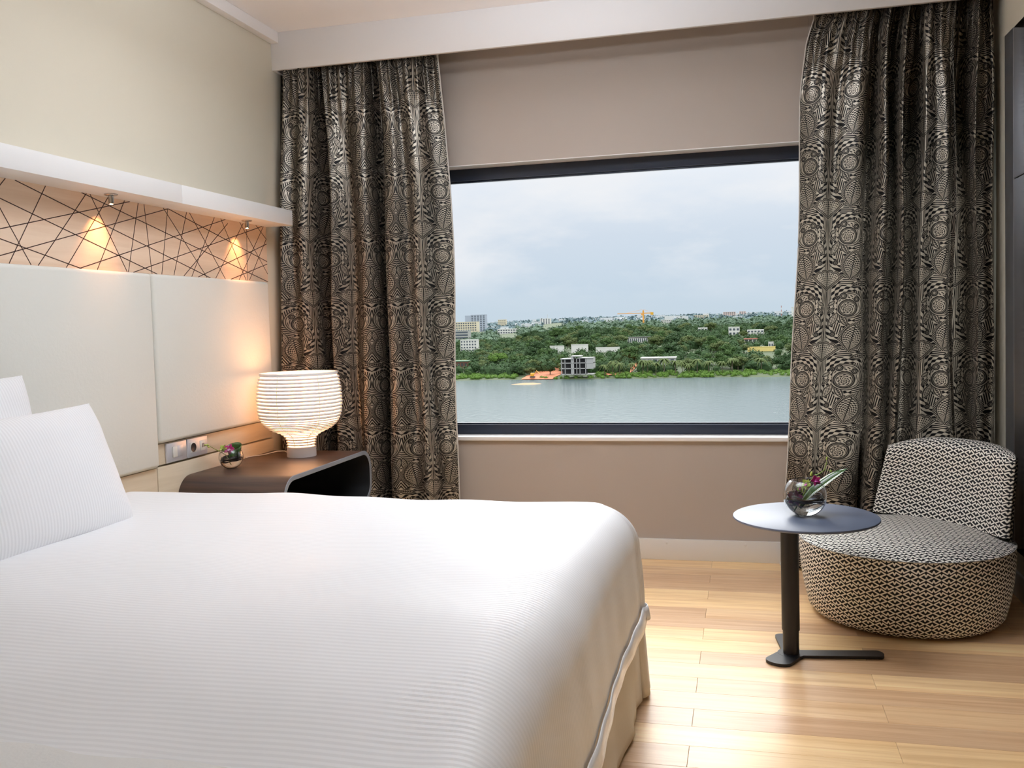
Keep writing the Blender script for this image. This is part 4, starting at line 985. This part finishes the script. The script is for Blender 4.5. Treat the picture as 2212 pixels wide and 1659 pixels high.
# digger on the earth
t = thing('excavator', 'small yellow excavator on the orange earth beside the villa', 'excavator', (-112, 489, -28.4))
M_cy = mat('yellow machine paint', lin(232, 176, 60), .5, noise_s=2, noise_a=.05)
rel(t, box('tracks', -113.4, -110.6, 488.4, 490.4, -29, -28.2, M_void, bev=.2)); rel(t, box('cab', -113, -111.2, 488.6, 490.2, -28.2, -26.4, M_cy, bev=.15)); rel(t, tube('boom', [(-111.4, 489.2, -27.6), (-109.6, 489.2, -25.2), (-107.8, 489.2, -27.2)], .22, M_cy, None, 6))
# tower crane
t = thing('tower_crane', 'orange tower crane rising above the trees on the skyline', 'crane', (-135.6, 1300, -12))
M_or = mat('crane orange', lin(240, 170, 84), .6, noise_s=1, noise_a=.05)
rel(t, box('mast', -136.7, -134.5, 1300, 1302.2, -14, 13.5, M_or)); rel(t, box('jib', -172, -135, 1300.4, 1301.8, 9.2, 10.2, M_or)); rel(t, box('counter_jib', -135, -121.5, 1300.4, 1301.8, 8.8, 10.2, M_or)); rel(t, box('counterweight', -125.5, -121.5, 1300, 1302, 7.0, 10.6, M_cy)); rel(t, box('cab', -138.6, -136.7, 1300, 1302, 6.6, 9, M_or))
rel(t, tube('tie_rod', [(-135.6, 1301, 15.), (-160, 1301, 10)], .15, M_or, None, 5)); rel(t, tube('tie_rod', [(-135.6, 1301, 15.), (-123, 1301, 10)], .15, M_or, None, 5))
t = thing('radio_mast', 'thin red and white radio mast on the right skyline', 'mast', (58.5, 1500, -3)); 
for k in range(6): rel(t, box('mast_section', 58.1, 58.9, 1500, 1500.8, -3 + k * 3.2, .2 + k * 3.2, M_red if k % 2 else M_bw))
# low sandbar
V = []; n_ = 24
for i in range(n_):
    a = 2 * PI * i / n_; V.append((-107 + 7.6 * math.cos(a) + .8 * math.sin(3 * a), 453 + 5 * math.sin(a), -30.03))
V.append((-108, 453, -29.3)); V.append((-103, 455, -29.5))
F = [(i, (i + 1) % n_, n_ if 6 < i < 19 else n_ + 1) for i in range(n_)] + [(6 + 1, n_, n_ + 1), (19, n_ + 1, n_)]
tag(mesh_obj('sandbar', V, F, mat('wet sand', lin(184, 146, 108), .9, noise_s=.5, noise_a=.1), None, True), 'small orange sandbar lying in the lake near the bank', 'sandbar')
# trees -------------------------------------------------------------------
rt = random.Random(11)
def blocked(x, d, top, rad_):
    a = x / d; e = (top - 1.2) / d
    for lo, hi, bd, ze in CLEAR:
        if d < bd + 6 and lo - rad_ / d < a < hi + rad_ / d and (e > ze + .0015 or bd - 12 < d): return True
    return False
LB_ = (('dark green broad-crowned tree on the hillside across the lake', 'broad trees on the far hillside'), ('mid green bushy tree on the hillside across the lake', 'bushy trees on the far hillside'), ('olive green spreading tree on the hillside across the lake', 'olive trees on the far hillside'))
cnt = 0; tries = 0; placed = []
while cnt < 285 and tries < 9000:
    tries += 1
    u = rt.random(); d = 506 + 560 * u ** 1.25; a = rt.uniform(-.335, .085); x = a * d
    h = rt.uniform(6.5, 12) * (1 if d > 560 else .85); r = h * .42
    if a < -.235: h *= .8
    g = ground(x, d)
    if any((x - q[0]) ** 2 + (d - q[1]) ** 2 < (4.2 + d * .0025) ** 2 for q in placed): continue
    if blocked(x, d, g + h, r * .8): continue
    v = rt.randrange(9); o = bpy.data.objects.new('tree', CR_[v]); COL.objects.link(o)
    o.location = (x, d, g - .6); o.scale = (h * 1.25, h * 1.25, h); o.rotation_euler[2] = rt.uniform(0, 6.28)
    sp_n = ('dark green tree', 'mid green bushy tree', 'olive green tree')[v % 3]; band = 'low lake slope' if d < 580 else 'middle slope' if d < 780 else 'far hilltop'
    sec = 'left of the concrete villa' if a < -.2 else 'above the concrete villa' if a < -.14 else 'at the centre of the view' if a < -.05 else 'toward the right curtain'
    tag(o, f'{sp_n} on the {band}, {sec}', 'tree', f'{sp_n}s on the {band}, {sec}'); placed.append((x, d)); cnt += 1
o = bpy.data.objects.new('tree', CR_[9]); COL.objects.link(o); o.location = (-150, 560, -28); o.scale = (15, 15, 13); tag(o, 'fresh bright green tree in the dark wood on the left bank', 'tree')
o = bpy.data.objects.new('tree', CR_[0]); COL.objects.link(o); o.location = (-118, 690, -20.5); o.scale = (13, 13, 17); tag(o, 'tallest dark tree breaking the skyline right of the middle tower', 'tree')
ORD = 'first second third fourth fifth sixth seventh eighth ninth tenth eleventh twelfth thirteenth fourteenth fifteenth sixteenth'.split(); k = 0
for px_a, d in [(-.148, 497), (-.139, 500), (-.131, 496), (-.118, 503), (-.106, 498), (-.101, 506), (-.092, 499), (-.083, 502), (-.071, 498), (-.064, 505), (-.057, 497), (-.048, 501), (-.036, 499), (-.022, 503), (-.012, 500), (.018, 508)]:
    o = bpy.data.objects.new('palm_tree', PM[k % 3]); COL.objects.link(o); x = px_a * d; h = 8 + (k * 37 % 10) * .32
    o.location = (x, d, ground(x, d) - .3); o.scale = (h * 1.1, h * 1.1, h); o.rotation_euler[2] = k * 1.3; tag(o, f'{ORD[k]} from the left of the coconut palms along the far lake shore', 'palm tree', 'palms along the far shore'); k += 1
def blobs(name, m, pts, label, cat, n=40, size=.16):
    rnd = random.Random(5); V = []; F = []
    for x, y_, z, sx, sz in pts: leafy(V, F, rnd, (x, y_, z), sx, sz, n, size * sx)
    return tag(mesh_obj(name, V, F, m), label, cat, kind='stuff')
pts = []
for i in range(520):
    a = rt.uniform(-.34, .09); d = rt.uniform(488, 510) + (5 if a < -.22 else 0); x = a * d
    if -.243 < a < -.157 and d > 492: continue
    s = rt.uniform(.7, 1.7); pts.append((x, d, ground(x, d) + s * .3, s * 1.3, s))
blobs('shore_bushes', M_leaf[3], pts, 'fresh green bushes and reeds along the far shoreline', 'bushes', 80, .14)
pts = []
for i in range(1500):
    d = rt.uniform(510, 1100); a = rt.uniform(-.34, .09); x = a * d; s = rt.uniform(2.2, 4.2); g = ground(x, d)
    if blocked(x, d, g + s * 1.2, s): continue
    pts.append((x, d, g + s * .5, s * 1.3, s * 1.3))
blobs('undergrowth', M_leaf[0], pts, 'dark undergrowth between the trees of the far hillside', 'undergrowth', 90, .13)
pts = []; pts2 = []
for i in range(2600):
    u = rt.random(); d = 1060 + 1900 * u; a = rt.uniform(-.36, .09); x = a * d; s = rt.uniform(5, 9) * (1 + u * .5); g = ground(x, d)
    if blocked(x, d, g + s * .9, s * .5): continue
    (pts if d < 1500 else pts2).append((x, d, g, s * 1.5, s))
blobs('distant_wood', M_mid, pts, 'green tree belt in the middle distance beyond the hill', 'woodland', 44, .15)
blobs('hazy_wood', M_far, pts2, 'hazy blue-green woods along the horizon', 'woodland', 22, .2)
pts = []
for i in range(900):
    d = 506 + 1000 * rt.random() ** 1.3; a = rt.uniform(-.62, -.345) if i % 2 else rt.uniform(.095, .47); s = rt.uniform(4, 7) * (.7 + d / 1500); x = a * d
    pts.append((x, d, ground(x, d) + s * .3, s * 1.4, s))
blobs('side_wood', M_leaf[1], pts, 'wooded banks continuing beyond both curtains', 'woodland', 30, .16)
bm = bmesh.new()
for i in range(420):
    d = rt.uniform(1500, 4200); a = rt.uniform(-.36, .09); x = a * d; w = rt.uniform(6, 20); h = rt.uniform(4, 8) * (1.5 if rt.random() < .08 else 1); g = ground(x, d) + 3
    if blocked(x, d, g + h, w): continue
    bm_box(bm, x, x + w, d, d + w, g - 4, g + h)
tag(bm_obj('distant_town', bm, mat('haze-tinted white walls', lin(214, 216, 218), .9, noise_s=.01, noise_a=.06)), 'scatter of tiny pale town houses along the hazy horizon', 'town', kind='stuff')  # wall colour carries the haze of the distance
